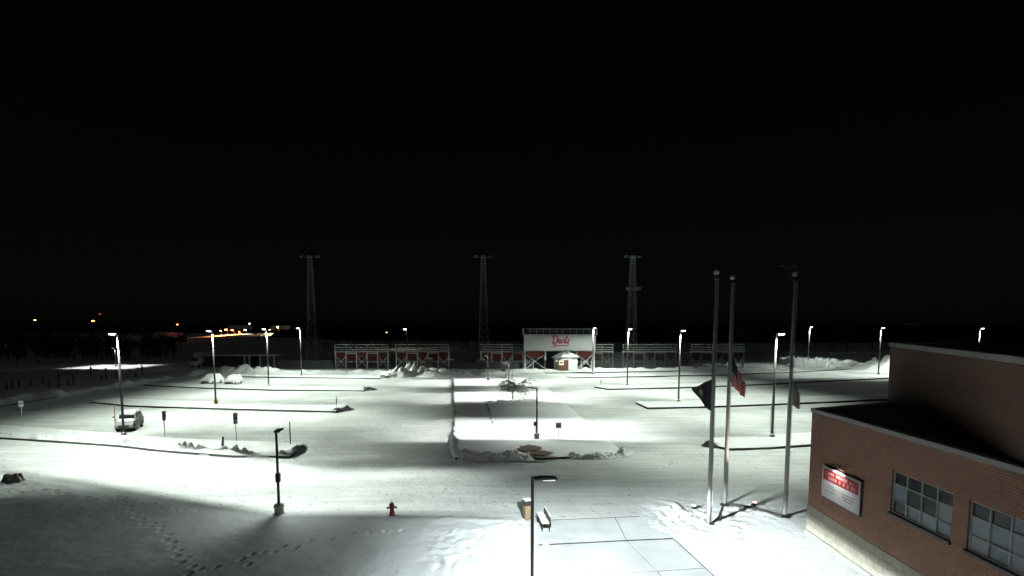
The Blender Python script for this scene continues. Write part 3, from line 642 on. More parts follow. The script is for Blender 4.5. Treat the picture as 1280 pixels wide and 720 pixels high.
# ------------------------------------------------------------------ cars
def car(label, name, body_m, x, y, rz, snowy=.5, scale=1.0):
    r = thing(name, label, 'car', (x, y, .02), rz); r.scale = (scale,)*3
    prof = [(-2.25, .38), (-2.3, .75), (-2.22, .98), (-2.0, 1.10), (-1.75, 1.55), (-1.45, 1.68), (.30, 1.70), (.65, 1.58), (1.15, 1.08), (2.0, .96), (2.25, .80), (2.3, .45), (2.2, .32), (-2.1, .30)]
    b = MB(); n = len(prof)
    def wid(z): return .90 if z < 1.0 else .90-.20*(z-1.0)/.7
    vs = [(px, -wid(pz), pz) for px, pz in prof]+[(px, wid(pz), pz) for px, pz in prof]
    b.add(vs, [tuple(range(n))[::-1], tuple(range(n, 2*n))]+[(i, (i+1) % n, n+(i+1) % n, n+i) for i in range(n)])
    b.build('body', body_m, r, bevel=.06)
    for s in (-1, 1):
        MB().extr([(-1.68, 1.08), (-1.40, 1.56), (-.35, 1.58), (-.35, 1.06)], 'y', s*.80, s*.893).build('side_window', GLASS, r)
        MB().extr([(-.28, 1.06), (-.28, 1.58), (.35, 1.55), (.82, 1.08)], 'y', s*.80, s*.893).build('side_window', GLASS, r)
        MB().box((.72, s*1.0, 1.12), (.12, .2, .14)).build('mirror', body_m, r, bevel=.02)
        MB().box((2.22, s*.62, .74), (.12, .34, .14)).build('headlight', HEADL, r, bevel=.02)
        MB().box((-2.26, s*.70, .86), (.08, .24, .26)).build('tail_light', REDLENS, r, bevel=.02)
        for wx in (-1.38, 1.42):
            wv = MB().tube([(wx, s*.72, .33), (wx, s*.93, .33)], .335, 20).build('wheel', TYRE, r)
            MB().tube([(wx, s*.92, .33), (wx, s*.945, .33)], .20, 14).build('rim', RIM, wv)
    MB().add([(.72, -.72, 1.53), (.72, .72, 1.53), (1.15, .80, 1.11), (1.15, -.80, 1.11)], [(0, 1, 2, 3)]).build('windscreen', GLASS, r, loc=(.02, 0, .02))
    MB().add([(-1.52, -.70, 1.60), (-1.52, .70, 1.60), (-1.98, .78, 1.15), (-1.98, -.78, 1.15)], [(0, 1, 2, 3)]).build('rear_window', GLASS, r, loc=(-.03, 0, .02))
    MB().box((2.31, 0, .60), (.04, 1.1, .16)).build('grille', DARK, r); MB().box((2.30, 0, .38), (.10, 1.7, .10)).build('bumper', DARK, r, bevel=.02)
    sn = MB()   # lying snow
    def slab(prf, hw, t):
        m = len(prf); vs = [(a, -hw*k, c) for a, c, k in prf]+[(a, hw*k, c) for a, c, k in prf]+[(a, -hw*k*.9, c+t) for a, c, k in prf]+[(a, hw*k*.9, c+t) for a, c, k in prf]
        fs = []
        for i in range(m-1): fs += [(2*m+i, 2*m+i+1, 3*m+i+1, 3*m+i), (i, i+1, 2*m+i+1, 2*m+i), (m+i, 3*m+i, 3*m+i+1, m+i+1)]
        fs += [(0, 2*m, 3*m, m), (m-1, 2*m-1, 4*m-1, 3*m-1)]; sn.add(vs, fs)
    slab([(-1.55, 1.66, .8), (-1.3, 1.70, .84), (.25, 1.715, .84), (.55, 1.64, .82)], .92, .13)
    slab([(1.15, 1.10, .9), (1.6, 1.04, .95), (2.05, .98, .95)], .92, .12)
    if snowy > .6:
        slab([(.55, 1.64, .82), (.9, 1.36, .88), (1.2, 1.10, .92)], .92, .10); slab([(-2.1, 1.08, .9), (-1.8, 1.50, .84), (-1.55, 1.66, .8)], .92, .10)
        for s in (-1, 1): sn.extr([(-1.75, 1.0), (-1.42, 1.62), (.5, 1.62), (.95, 1.0)], 'y', s*.86, s*.915)
    sn.build('snow_cover', SNOWCAP, r, smooth=False, bevel=.03)
    return r
cx, cy = at(151, 541); c1 = car('frosted grey car parked under the leftmost tall lot lamp', 'parked_car', CARG, cx-.35, cy+2.0, R(-72), .3, .92); c1.scale = (.88, .92, 1.06)
cx, cy = at(254, 481.5); car('snow-buried white car at the left of the parked pair', 'parked_car', WHITE, cx+.4, cy+2.4, R(-93), .9, 1.02)
cx, cy = at(283, 482); car('snow-buried white car right of the yellow-sleeved lamp pole', 'parked_car', WHITE, cx+.3, cy+2.2, R(-88), .9, .94)

# ------------------------------------------------------------------ left background: truck, open shed, fences
tx, ty, _ = atY(252, 458, 150); tr = thing('box_truck', 'small white box truck parked behind the snow pile on the left', 'truck', (tx, ty, 0), R(-100))
MB().box((-1.0, 0, 2.3), (4.2, 2.3, 2.6)).build('cargo_box', OFFW, tr, bevel=.05)
MB().extr([(1.15, .5), (1.15, 2.5), (1.9, 2.45), (2.5, 1.6), (3.2, 1.45), (3.25, .5)], 'y', -1.05, 1.05).build('cab', WHITE, tr, bevel=.06)
MB().add([(1.98, -.9, 2.36), (1.98, .9, 2.36), (2.5, .9, 1.66), (2.5, -.9, 1.66)], [(0, 1, 2, 3)]).build('windscreen', GLASS, tr, loc=(.05, 0, .04))
MB().box((-1.0, 0, 3.66), (4.1, 2.2, .14)).build('snow_cover', SNOWCAP, tr, bevel=.05); MB().box((-.2, 0, .7), (6, .9, .3)).build('chassis', DARK, tr)
for s in (-1, 1):
    for wx in (-2.0, 2.2): MB().tube([(wx, s*.8, .45), (wx, s*1.12, .45)], .45, 16).build('wheel', TYRE, tr)
    MB().box((3.26, s*.75, .95), (.06, .3, .2)).build('headlight', HEADL, tr)
Ysh = 148; xa = xat(257, Ysh, 2); xb = xat(346, Ysh, 2)
sh = thing('open_shed', 'long low flat-roofed shed with pale posts behind the left snow pile', 'shed', ((xa+xb)/2, Ysh, 0)); wd = xb-xa; zr = hg(Ysh, 444.5)
MB().box((0, 2, zr), (wd+.6, 5, .22)).build('roof', COPING, sh); MB().box((0, 2, zr+.17), (wd+.4, 4.8, .12)).build('snow_cover', SNOWCAP, sh, bevel=.04)
MB().box((-wd*.16, 3.9, zr/2), (wd*.66, .15, zr-.25)).build('back_wall', SHEDM, sh); MB().box((-wd*.18, 0, zr/2), (wd*.62, .12, zr-.25)).build('front_wall', SHEDM, sh)
for px in (306, 312, 325.5, 343):
    MB().box((xat(px, Ysh, 2)-(xa+xb)/2, -.15, zr/2-.06), (.28, .22, zr-.1)).build('post', OFFW, sh)
def fence(pA, pB, hgt, label, m_, gap=3.2):
    (ax, ay), (bx_, by_) = pA, pB; L_ = math.hypot(bx_-ax, by_-ay); an = math.atan2(by_-ay, bx_-ax)
    r = thing('windscreen_fence', label, 'fence', (ax, ay, 0), an)
    MB().box((L_/2, 0, hgt/2+.05), (L_, .03, hgt-.1)).build('screen', m_, r)
    MB().tube([(0, 0, hgt+.03), (L_, 0, hgt+.03)], .035, 6).build('top_rail', MESHF, r)
    n = int(L_/gap); pm = None
    for i in range(n+1):
        if pm is None: pm = MB().tube([(0, 0, 0), (0, 0, hgt+.08)], .05, 6).build('post', MESHF, r, loc=(0, -.06, 0))
        else:
            c = pm.copy(); COL.objects.link(c); c.parent = r; c.location = (i*L_/n, -.06, 0)
    return r
Yf = 141.5
fence((xat(744, Yf, 1), Yf), (xat(1180, Yf+2, 1), Yf+2), 4.1, 'long dark screened fence along the right bleachers', MESHA)
fence((xat(346, Yf, 1), Yf+1), (xat(416, Yf, 1), Yf), 2.1, 'short dark screened fence left of the first bleachers', MESHF)
fence((xat(564, Yf, 1), Yf+.5), (xat(652, Yf, 1), Yf+.5), 1.6, 'dark screened fence under the second lattice tower', MESHF)

# ------------------------------------------------------------------ bleachers, seen from behind
def bleacher(W=13.6):
    r = thing('bleacher', '', 'bleachers', group='bleacher sections')
    zt = 6.0
    for z, hh in ((6.0, .16), (5.35, .14), (4.75, .14)): MB().box((W/2, 0, z), (W, .10, hh)).build('guard_rail', OFFW, r)
    MB().box((W/2, .4, 4.22), (W, .9, .20)).build('walkway', OFFW, r)
    n = 5
    for i in range(n+1):
        x = .25+(W-.5)*i/n
        MB().box((x, .1, 2.05), (.30, .25, 4.1)).build('post', OFFW, r)
        MB().box((x, -.06, 5.2), (.10, .08, 1.9)).build('rail_post', GALV, r)
        MB().bar((x, .3, 4.1), (x, 6.2, .7), .09).build('stringer', GALV, r)
    for i in range(n):
        x0 = .25+(W-.5)*i/n+.17; x1_ = .25+(W-.5)*(i+1)/n-.17; xm = (x0+x1_)/2
        if i % 2 == 0:
            poly = [(x0, 4.1), (x1_, 4.1), (x1_, 3.0), (xm+.25, 2.05), (xm-.25, 2.05), (x0, 3.0)]
        else: poly = [(x0, 3.72), (x1_, 3.72), (x1_, 2.1), (x0, 2.1)]
        MB().extr(poly, 'y', .14, .20).build('panel', REDP, r)
        if i % 2: MB().box((xm, .08, 3.85), (x1_-x0+.1, .16, .24)).build('ledge', OFFW, r)
        if i % 2 == 0:
            MB().bar((x0, .05, 3.0), (x1_, .05, .4), .10).build('brace', OFFW, r); MB().bar((x1_, -.02, 3.0), (x0, -.02, .4), .10).build('brace', OFFW, r)
    MB().box((W/2, .12, 1.75), (W-.4, .12, .16)).build('cross_beam', OFFW, r)
    for k in range(9): MB().box((W/2, .9+.62*k, 4.15-.37*k), (W, .28, .07)).build('seat_row', GALV, r)
    return r
Yb = 143.5
bl = bleacher(); secs = [(418, 'leftmost bleacher section, white frame over red panels'), (494, 'bleacher section second from the left, behind the chunky snow pile'), (600, 'bleacher section between the second lattice tower and the press box'),
                        (699, 'bleacher section showing right of the press box'), (778, 'dim bleacher section right of the third lattice tower'), (863, 'dim bleacher section behind the flagpoles, farthest right')]
for i, (px, lb) in enumerate(secs):
    x = xat(px, Yb, 4); o = bl if i == 0 else dup(bl); o.location = (x, Yb, 0); o['label'] = lb

# ------------------------------------------------------------------ press box with its lettering
Yp = 140.5; xl, xr = xat(655, Yp, 6), xat(744.5, Yp, 6); W = xr-xl; zb, zt_, zr_ = hg(Yp, 437.5), hg(Yp, 419), hg(Yp, 411)
pbx = thing('press_box', 'long white press box on stilts with red script lettering', 'press box', (xl, Yp, 0))
MB().box((W/2, 1.4, (zb+zt_)/2), (W, 2.8, zt_-zb)).build('wall', WHITE, pbx, bevel=.03)
MB().box((W/2, 1.4, zb-.12), (W+.2, 3.0, .22)).build('floor_beam', OFFW, pbx); MB().box((W/2, 1.3, zt_+.08), (W+.5, 3.2, .16)).build('roof', COPING, pbx)
MB().box((W/2, 1.3, zt_+.20), (W+.3, 3.0, .10)).build('snow_cover', SNOWCAP, pbx, bevel=.03)
MB().box((W/2, -.1, zr_), (W+1, .12, .14)).build('top_rail', OFFW, pbx); MB().box((W/2, -.1, (zr_+zt_)/2+.05), (W+.8, .06, .05)).build('mid_rail', TOWERM, pbx)
MB().box((W/2, 1.5, (zr_+zt_)/2+.1), (W-.4, .08, zr_-zt_-.5)).build('roof_screen', SHEDM, pbx)
for i in range(12): MB().box((-.2+(W+.4)*i/11, -.1, (zr_+zt_)/2), (.12 if i not in (0, 11) else .3, .10, zr_-zt_)).build('rail_post', TOWERM if 0 < i < 11 else OFFW, pbx)
for x in (.25, W*.30, W*.74, W-.35):
    MB().box((x, .2, zb/2), (.30, .3, zb)).build('stilt', OFFW, pbx); MB().box((x, 2.6, zb/2), (.25, .25, zb)).build('stilt', TOWERM, pbx)
for a, b in ((.6, W*.28), (W*.76, W-.7)):
    MB().bar((a, .3, .4), (b, .3, zb-1.2), .10).build('brace', OFFW, pbx); MB().bar((b, .36, .4), (a, .36, zb-1.2), .10).build('brace', TOWERM, pbx)
    MB().extr([(a, zb-.4), (b, zb-.4), (b, zb-2.0), (a, zb-2.0)], 'y', .9, .98).build('panel', REDP, pbx)
def text(name, body, size, m_, parent, loc, rot, shear=0, extr=.01, off=0, sx=1):
    c = bpy.data.curves.new(name, 'FONT'); c.body = body; c.size = size; c.shear = shear; c.extrude = extr; c.offset = off; c.align_x = 'CENTER'; c.align_y = 'CENTER'
    o = bpy.data.objects.new(name, c); COL.objects.link(o); dg = bpy.context.evaluated_depsgraph_get(); me_ = bpy.data.meshes.new_from_object(o.evaluated_get(dg))
    bpy.data.objects.remove(o); me_.name = name; me_.materials.clear(); me_.materials.append(m_); me_.polygons.foreach_set('material_index', [0]*len(me_.polygons))
    o = bpy.data.objects.new(name, me_); COL.objects.link(o); o.parent = parent; o.location = loc; o.rotation_euler = rot; o.scale = (sx, 1, 1); return o
sxm, szm = xat(700.5, Yp, 7)-xl, hg(Yp, 425.5)
def catmull(pts, k=6):
    P_ = [np.array(p, float) for p in pts]; P_ = [2*P_[0]-P_[1]]+P_+[2*P_[-1]-P_[-2]]; out = []
    for i in range(1, len(P_)-2):
        a, b, c_, d = P_[i-1:i+3]
        for q in range(k):
            t = q/k; out.append(.5*(2*b+(c_-a)*t+(2*a-5*b+4*c_-d)*t*t+(3*b-3*c_+d-a)*t**3))
    return out+[P_[-2]]
strokes = [[(.30, 1.0), (.28, .5), (.22, .06), (.55, .0), (.95, .25), (1.0, .70), (.70, 1.02), (.25, 1.05), (-.05, .85)],
           [(1.12, .25), (1.42, .32), (1.42, .52), (1.25, .52), (1.18, .22), (1.32, .02), (1.60, .16), (1.74, .50), (1.84, .05), (1.98, .06), (2.12, .52), (2.30, .44), (2.40, .50), (2.42, .08), (2.56, .04), (2.74, .50), (2.88, 1.0), (2.74, .96), (2.72, .10), (2.90, .04), (3.08, .30), (3.20, .56), (3.30, .25), (3.18, .02), (2.98, .06)]]
lw = (xat(712, Yp, 7)-xat(689.5, Yp, 7))/3.5; lh = hg(Yp, 420.5)-hg(Yp, 429.5); zl = hg(Yp, 429.5); x0l = xat(689.5, Yp, 7)-xl
lm_ = MB()
for k_, st_ in enumerate(strokes): lm_.tube([(x0l+(x_+.22*z_)*lw, -.05, zl+z_*lh+x_*.03) for x_, z_ in catmull(st_)], .13 if k_ == 0 else .105, 6)
lm_.tube([(x0l+(2.46+.16)*lw, -.05, zl+.80*lh), (x0l+(2.52+.16)*lw, -.05, zl+.86*lh)], .13, 6)
lm_.build('lettering', RED, pbx)
fk = MB(); z0 = hg(Yp, 432); xa_, xb_ = xat(695, Yp, 7)-xl, xat(711.5, Yp, 7)-xl
fk.tube([(xa_, -.04, z0-.05), (xb_-.2, -.04, z0+.05), (xb_, -.04, z0+.35), (xb_-.35, -.04, z0+.62)], [.10, .10, .09, .06], 6)
for dz in (-.34, 0, .34): fk.tube([(xa_+.1, -.04, z0-.05+dz*.6), (xa_-.25, -.04, z0-.05+dz), (xa_-.85, -.04, z0-.05+dz*.8)], [.06, .07, .03], 5)
fk.tube([(xa_, -.04, z0-.3), (xa_, -.04, z0+.22)], .07, 5); fk.build('pitchfork_underline', RED, pbx)
# ticket hut
tcx, tcy = xat(707, 138, 1.5), 138.6; hut = thing('ticket_hut', 'small white octagonal hut with a brown door below the press box', 'hut', (tcx, tcy, 0))
rr_ = 3.05; oc = [(rr_*math.cos(R(22.5+45*i)), rr_*.75*math.sin(R(22.5+45*i))) for i in range(8)]; zw = 3.1
MB().prism(oc, 0, zw).build('wall', WHITE, hut)
ov = [(x*1.17, y*1.17) for x, y in oc]; zpk = hg(138, 437.5)
rfm = MB(); rfm.add([(x, y, zw-.05) for x, y in ov]+[(x, y, zw+.18) for x, y in ov]+[(0, 0, zpk)], [(i, (i+1) % 8, 8+(i+1) % 8, 8+i) for i in range(8)]+[(8+i, 8+(i+1) % 8, 16) for i in range(8)]+[tuple(range(8))[::-1]]); rfo = rfm.build('roof', mat('hut_shingles', (.22, .22, .22), .9, noise=.5, nscale=.9), hut)
MB().add([(ov[i][0]*1.01, ov[i][1]*1.01, zw+.22) for i in (5, 6, 7, 0)]+[(0.35, -.1, zpk-.15)], [(0, 1, 4), (1, 2, 4), (2, 3, 4)]).build('snow_cover', SNOWCAP, rfo)
# front wide face runs between corner 5 and 6 (facing the camera)
fy = min(p[1] for p in oc); dr = MB().box((-.75, fy-.03, 1.38), (2.55, .08, 2.5)).build('door', BROWN, hut)
nb_ = MB().box((-1.15, fy-.085, 1.95), (1.15, .03, 1.1)).build('notice', SIGNW, dr)
MB().box((-1.15, fy-.105, 2.0), (.8, .012, .45)).build('notice_field', YEL, nb_)
for dz in (.12, -.12): MB().box((-1.15, fy-.115, 2.0+dz), (.62, .008, .09)).build('notice_line', DARK, nb_)
MB().box((-2.25, fy+.42, 1.5), (.1, .1, 2.9)).build('corner_trim', OFFW, hut)
for i, (px, pyb, pyt, lb) in enumerate([(630, 466, 455, 'low tan concrete pier left of the hut, snow on top'), (536, 462, 448.5, 'stubby masonry pier in front of the second bleacher section'), (563, 460, 450, 'stubby masonry pier at the right end of the second bleacher section'), (601, 461, 450, 'masonry pier at the foot of the second lattice tower')]):
    x, y = at(px, pyb); z = hg(y, pyt); w_ = 1.7 if i else 1.0
    pr_ = thing('masonry_pier', lb, 'pier', (x, y, 0)); MB().box((0, 0, z/2), (w_, 1.0, z)).build('body', mat('pier_stone%d' % i, (.15, .125, .10), .9, noise=.3, nscale=2), pr_)
    MB().box((0, 0, z+.1), (w_+.2, 1.2, .2)).build('snow_cover', SNOWCAP, pr_, bevel=.05)

# ------------------------------------------------------------------ lattice floodlight towers
DIMSTEEL = mat('dim_lit_steel', (.07, .07, .07), .8)  # tower steel in a darker colour, standing in for weaker light on it
def tower(hh, wb_, wt, loc, label, floods_top=2, mid=None, dim=False):
    TM = DIMSTEEL if dim else TOWERM; r = thing('lattice_tower', label, 'tower', loc, R(8), 'stadium light towers'); wz = lambda z: (wb_+(wt-wb_)*(z/hh)**.85)/2
    def c(z, i): a = wz(z); return ((-a, -a, z), (a, -a, z), (a, a, z), (-a, a, z))[i]
    for i in range(4): MB().tube([c(hh*k/6, i) for k in range(7)], .12, 5).build('leg', TM, r)
    lv = [0]; st = 2.6
    while lv[-1]+st < hh: lv.append(lv[-1]+st); st = max(1.3, st*.955)
    lv.append(hh); dg = MB()
    for k, (a, b) in enumerate(zip(lv, lv[1:])):
        for i in range(4):
            j = (i+1) % 4
            dg.bar(c(b, i), c(b, j), .10)
            dg.bar(c(a, i), c(b, j), .06); dg.bar(c(a, j), c(b, i), .06)
    dg.build('lattice', TM, r)
    MB().box((0, 0, hh+.1), (5.4, .16, .18)).build('crossarm', TM, r); MB().box((0, 0, hh+.35), (1.3, 1.3, .5)).build('top_platform', TM, r)
    for x in (-2.5, -1.9, 1.9, 2.5): MB().lathe([(.16, hh+.15), (.32, hh+.3), (.34, hh+.65)], 12, c=(x, 0)).build('floodlight', GALV, r)
    if mid:
        MB().box((0, -wz(mid), mid), (4.4, .15, .18)).build('crossarm', TM, r)
        for x in (-2.0, -1.2, 1.2, 2.0): MB().lathe([(.2, mid+.1), (.42, mid+.25), (.48, mid+.9)], 12, c=(x, -wz(mid)-.3)).build('floodlight', FLOODW, r)
    return r
Yt = 172
tower(30.5, 3.0, 1.1, (xat(390.5, Yt, 5), Yt, 0), 'leftmost dark lattice light tower, behind the left lot lamps')
tower(30.5, 3.2, 1.1, (xat(604.5, Yt, 5), Yt, 0), 'lattice light tower between the bleachers and the press box')
tower(30.5, 3.0, 1.1, (xat(789, Yt, 5), Yt, 0), 'lattice light tower with white floodlights halfway up', mid=hg(Yt, 363))
tower(30, 3.0, 1.1, (xat(981, Yt+25, 5), Yt+25, 0), dim=True, label='faint lattice light tower hidden behind the right flagpole')

# ------------------------------------------------------------------ the brick building on the right
WX = 15.82; YA = 30.06; Z1 = 6.85
xB, yB = 21.3, 32.4
bld = thing('brick_building', 'brick building with white coping, wall sign and gridded windows on the right', 'building', (0, 0, 0))
Y0 = -6.0
def wall_with_holes(x, y0, y1, z0, z1, holes, depth):
    b = MB(); ys = sorted({y0, y1, *[h[0] for h in holes], *[h[1] for h in holes]}); zs = sorted({z0, z1, *[h[2] for h in holes], *[h[3] for h in holes]})
    for a, c_ in zip(ys, ys[1:]):
        for e, g in zip(zs, zs[1:]):
            if any(h[0] <= a and c_ <= h[1] and h[2] <= e and g <= h[3] for h in holes): continue
            b.add([(x, a, e), (x, c_, e), (x, c_, g), (x, a, g)], [(0, 1, 2, 3)])
    for h in holes:
        a, c_, e, g = h; d = x+depth
        b.add([(x, a, e), (d, a, e), (d, c_, e), (x, c_, e)], [(0, 1, 2, 3)]); b.add([(x, a, g), (d, a, g), (d, c_, g), (x, c_, g)], [(0, 1, 2, 3)])
        b.add([(x, a, e), (d, a, e), (d, a, g), (x, a, g)], [(0, 1, 2, 3)]); b.add([(x, c_, e), (d, c_, e), (d, c_, g), (x, c_, g)], [(0, 1, 2, 3)])
    return b
wins = [(20.18, 23.5, 3.45, 5.22), (16.15, 19.46, 3.45, 5.22), (12.1, 15.4, 3.45, 5.22), (8.05, 11.4, 3.45, 5.22)]
wall_with_holes(WX, Y0, YA, 1.66, Z1-.18, wins, .16).build('brick_wall', BRICK, bld)
MB().add([(WX, YA, 1.66), (xB, yB, 1.66), (xB, yB, Z1-.18), (WX, YA, Z1-.18)], [(0, 1, 2, 3)]).build('brick_wall', BRICKX, bld)
MB().prism([(WX-.03, Y0), (WX-.03, YA+.03), (xB, yB+.03), (xB+12, yB+.03), (xB+12, Y0)], .30, 1.66).build('block_base', BLOCK, bld)
MB().prism([(WX-.07, Y0), (WX-.07, YA+.07), (xB, yB+.07), (xB+12, yB+.07), (xB+12, Y0)], -.1, .30).build('foundation', CONC, bld)
# coping as a mitred strip along the two visible roof edges
cp = MB(); inn, outn = .28, -.05
pts = [(WX, Y0), (WX, YA), (xB, yB)]
cpo = [(WX+outn, Y0), (WX+outn, YA-outn), (xB, yB-outn)]; cpi = [(WX+inn, Y0), (WX+inn, YA-inn+.06), (xB, yB-inn)]
vs_ = [(x, y, z) for z in (Z1-.19, Z1) for x, y in cpo]+[(x, y, z) for z in (Z1-.19, Z1) for x, y in cpi]
cp.add(vs_, [(0, 1, 4, 3), (1, 2, 5, 4), (3, 4, 10, 9), (4, 5, 11, 10), (6, 9, 10, 7), (7, 10, 11, 8)]).build('coping', COPING, bld)
MB().add([(WX+.2, Y0, Z1-.12), (WX+.2, YA-.2, Z1-.12), (xB, yB-.2, Z1-.12), (xB+12, yB-.2, Z1-.12), (xB+12, Y0, Z1-.12)], [(0, 1, 2, 3, 4)]).build('roof', ROOF, bld)
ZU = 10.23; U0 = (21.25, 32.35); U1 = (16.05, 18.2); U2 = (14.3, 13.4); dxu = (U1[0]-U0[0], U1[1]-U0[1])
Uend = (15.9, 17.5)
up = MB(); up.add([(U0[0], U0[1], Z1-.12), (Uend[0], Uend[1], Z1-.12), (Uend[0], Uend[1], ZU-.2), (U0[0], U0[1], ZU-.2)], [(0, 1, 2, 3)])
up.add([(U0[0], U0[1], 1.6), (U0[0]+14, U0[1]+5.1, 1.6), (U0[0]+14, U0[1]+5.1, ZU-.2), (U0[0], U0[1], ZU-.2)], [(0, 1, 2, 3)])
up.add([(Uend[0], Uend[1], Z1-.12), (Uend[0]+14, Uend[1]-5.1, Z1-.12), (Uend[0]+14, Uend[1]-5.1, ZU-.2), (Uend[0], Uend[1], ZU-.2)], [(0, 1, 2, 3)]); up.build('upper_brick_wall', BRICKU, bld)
import mathutils
n_ = mathutils.Vector((dxu[1], -dxu[0], 0)).normalized()
if n_.x > 0: n_ = -n_
o_ = .06
cpu = MB(); A_ = (U0[0]+n_.x*o_, U0[1]+n_.y*o_+.06); B_ = (Uend[0]+n_.x*o_, Uend[1]+n_.y*o_-.06); A2 = (U0[0]-n_.x*.35, U0[1]-n_.y*.35+.06); B2 = (Uend[0]-n_.x*.35, Uend[1]-n_.y*.35-.06)
cpu.prism([A_, B_, B2, A2], ZU-.22, ZU).build('upper_coping', COPING, bld)
MB().add([(U0[0], U0[1], ZU-.1), (Uend[0], Uend[1], ZU-.1), (Uend[0]+14, Uend[1]-5.1, ZU-.1), (U0[0]+14, U0[1]+5.1, ZU-.1)], [(0, 1, 2, 3)]).build('upper_roof', ROOF, bld)
# windows
shade = [[0, 0, 0, 0, 1, 0, 0, 2, 0, 1, 2, 1], [0, 0, 1, 1, 2, 1, 2, 1, 2, 1, 2, 2]]
for wi, (a, c_, e, g) in enumerate(wins):
    d = WX+.10; fr = MB(); cols = 4; zsp = [e, e+.54, e+1.22, g]; w4 = (c_-a)/cols; t = .055
    for i in range(cols+1): fr.box((d, min(max(a+w4*i, a+t/2), c_-t/2), (e+g)/2), (.07, t, g-e))
    for z in zsp: fr.box((d, (a+c_)/2, min(max(z, e+t/2), g-t/2)), (.064, c_-a, t))
    wo_ = fr.build('window', WHITE, bld)
    pn = MB(); sh_ = shade[wi % 2]
    for r_ in range(3):
        for i in range(cols):
            # columns counted from the far end of the wall, rows from the top
            y1_ = c_-w4*i; y0_ = y1_-w4; za, zb_ = zsp[2-r_], zsp[3-r_]
            pn.add([(d+.02, y0_, za), (d+.02, y1_, za), (d+.02, y1_, zb_), (d+.02, y0_, zb_)], [(0, 1, 2, 3)], sh_[r_*4+i])
    pn.build('panes', [PANEA, PANEB, PANEC], wo_)
    MB().box((WX-.03, (a+c_)/2, e-.06), (.14, c_-a+.1, .10)).build('sill', DARK, wo_)
# wall sign
sy0, sy1, sz0, sz1 = 25.36, 28.62, 2.58, 4.22
sg = thing('wall_sign', 'white wall sign with a red band and a small lamp above, on the brick wall', 'sign', (WX-.06, (sy0+sy1)/2, (sz0+sz1)/2)); SW, SH = sy1-sy0, sz1-sz0
MB().box((0, 0, 0), (.10, SW, SH)).build('frame', DARK, sg)
MB().box((-.056, 0, 0), (.02, SW-.08, SH-.08)).build('board', SIGNW, sg)
bnd = MB().box((-.070, 0, SH*.24), (.012, SW-.34, SH*.34)).build('red_band', mat('sign_red', (.28, .02, .02), .5), sg)
rl = random.Random(3)
lt = MB()
for row, (z, y0_, y1_) in enumerate([(SH*.31, -1.1, 1.15), (SH*.17, -1.2, 1.0)]):
    y = y1_
    while y > y0_:
        wl = rl.uniform(.09, .17); lt.box((-.078, y-wl/2, z), (.004, wl, .15)); y -= wl+(.05 if rl.random() < .8 else .2)
lt.build('band_lettering', mat('band_letter', (.55, .30, .28), .5), bnd)
lt = MB()
for z, ya_, yb_ in ((-.10, .55, 1.05), (-.22, .40, 1.15), (-.38, .35, 1.22), (-.17, -1.15, -.25), (-.31, -1.2, -.2), (-.44, -1.0, -.35)):
    y = yb_
    while y > ya_:
        wl = rl.uniform(.05, .11); lt.box((-.068, y-wl/2, z), (.004, wl, .05)); y -= wl+.03
lt.build('small_lettering', mat('sign_print', (.20, .20, .21), .6), sg)
MB().tube([(.03, .15, SH/2+.22), (-.25, .15, SH/2+.34), (-.45, .15, SH/2+.26)], .025, 6).build('lamp_arm', DARK, sg)
MB().box((-.45, .15, SH/2+.20), (.22, .55, .10)).build('lamp_shade', DARK, sg, bevel=.03)
l = bpy.data.lights.new('sign_light', 'SPOT'); l.energy = 95; l.spot_size = R(130); l.spot_blend = .5; l.color = (1, .97, .95); l.shadow_soft_size = .05
lo = bpy.data.objects.new('sign_light', l); COL.objects.link(lo); lo.parent = sg; lo.location = (-.46, .15, SH/2+.12); lo.rotation_euler = (0, R(-24), 0)

# ------------------------------------------------------------------ trees
def branch(mb, p, d, L_, r_, depth, rr, droop=0, snow=None, spread=.7):
    pts = [p]; q = p; dd = d; n = 4
    for i in range(n):
        dd = (dd+mathutils.Vector((rr.uniform(-.18, .18), rr.uniform(-.18, .18), rr.uniform(-.12, .16)-droop*(i+1)/n))).normalized(); q = q+dd*(L_/n); pts.append(q)
    mb.tube([tuple(v) for v in pts], [r_*(1-.55*i/n) for i in range(n+1)], 5 if depth > 1 else 3, caps=False)
    if snow is not None and r_ < .08: snow.tube([tuple(v+mathutils.Vector((0, 0, r_*.9))) for v in pts], [r_*.9+.015]*len(pts), 4, caps=False)
    if depth > 0:
        for k in range(rr.randint(3, 4)):
            i = rr.randint(1, n); nd = (dd+mathutils.Vector((rr.uniform(-1, 1), rr.uniform(-1, 1), rr.uniform(-.2, .8)))*spread).normalized()
            branch(mb, pts[i], nd, L_*rr.uniform(.55, .8), r_*.5, depth-1, rr, droop, snow, spread)
V = mathutils.Vector
x, y = at(641, 500.5); mt = thing('ornamental_tree', 'small drooping tree with snow on its branches on the median', 'tree', (x, y, .2)); rr = random.Random(5)
MB().tube([(0, 0, -.2), (.03, 0, .9), (-.02, .02, 1.75)], [.13, .11, .10], 8).build('trunk', BARK, mt)
cm, sm = MB(), MB()
for k in range(26):
    a = 2*math.pi*k/26*3.0+rr.uniform(-.3, .3); branch(cm, V((0, 0, rr.uniform(1.25, 1.75))), V((math.cos(a), math.sin(a), rr.uniform(.25, 1.3))).normalized(), rr.uniform(1.3, 2.3), .045, 3, rr, .30, sm if k % 3 == 0 else None, .75)
cm.build('crown', TWIG, mt); sm.build('snow_cover', SNOWCAP, mt)
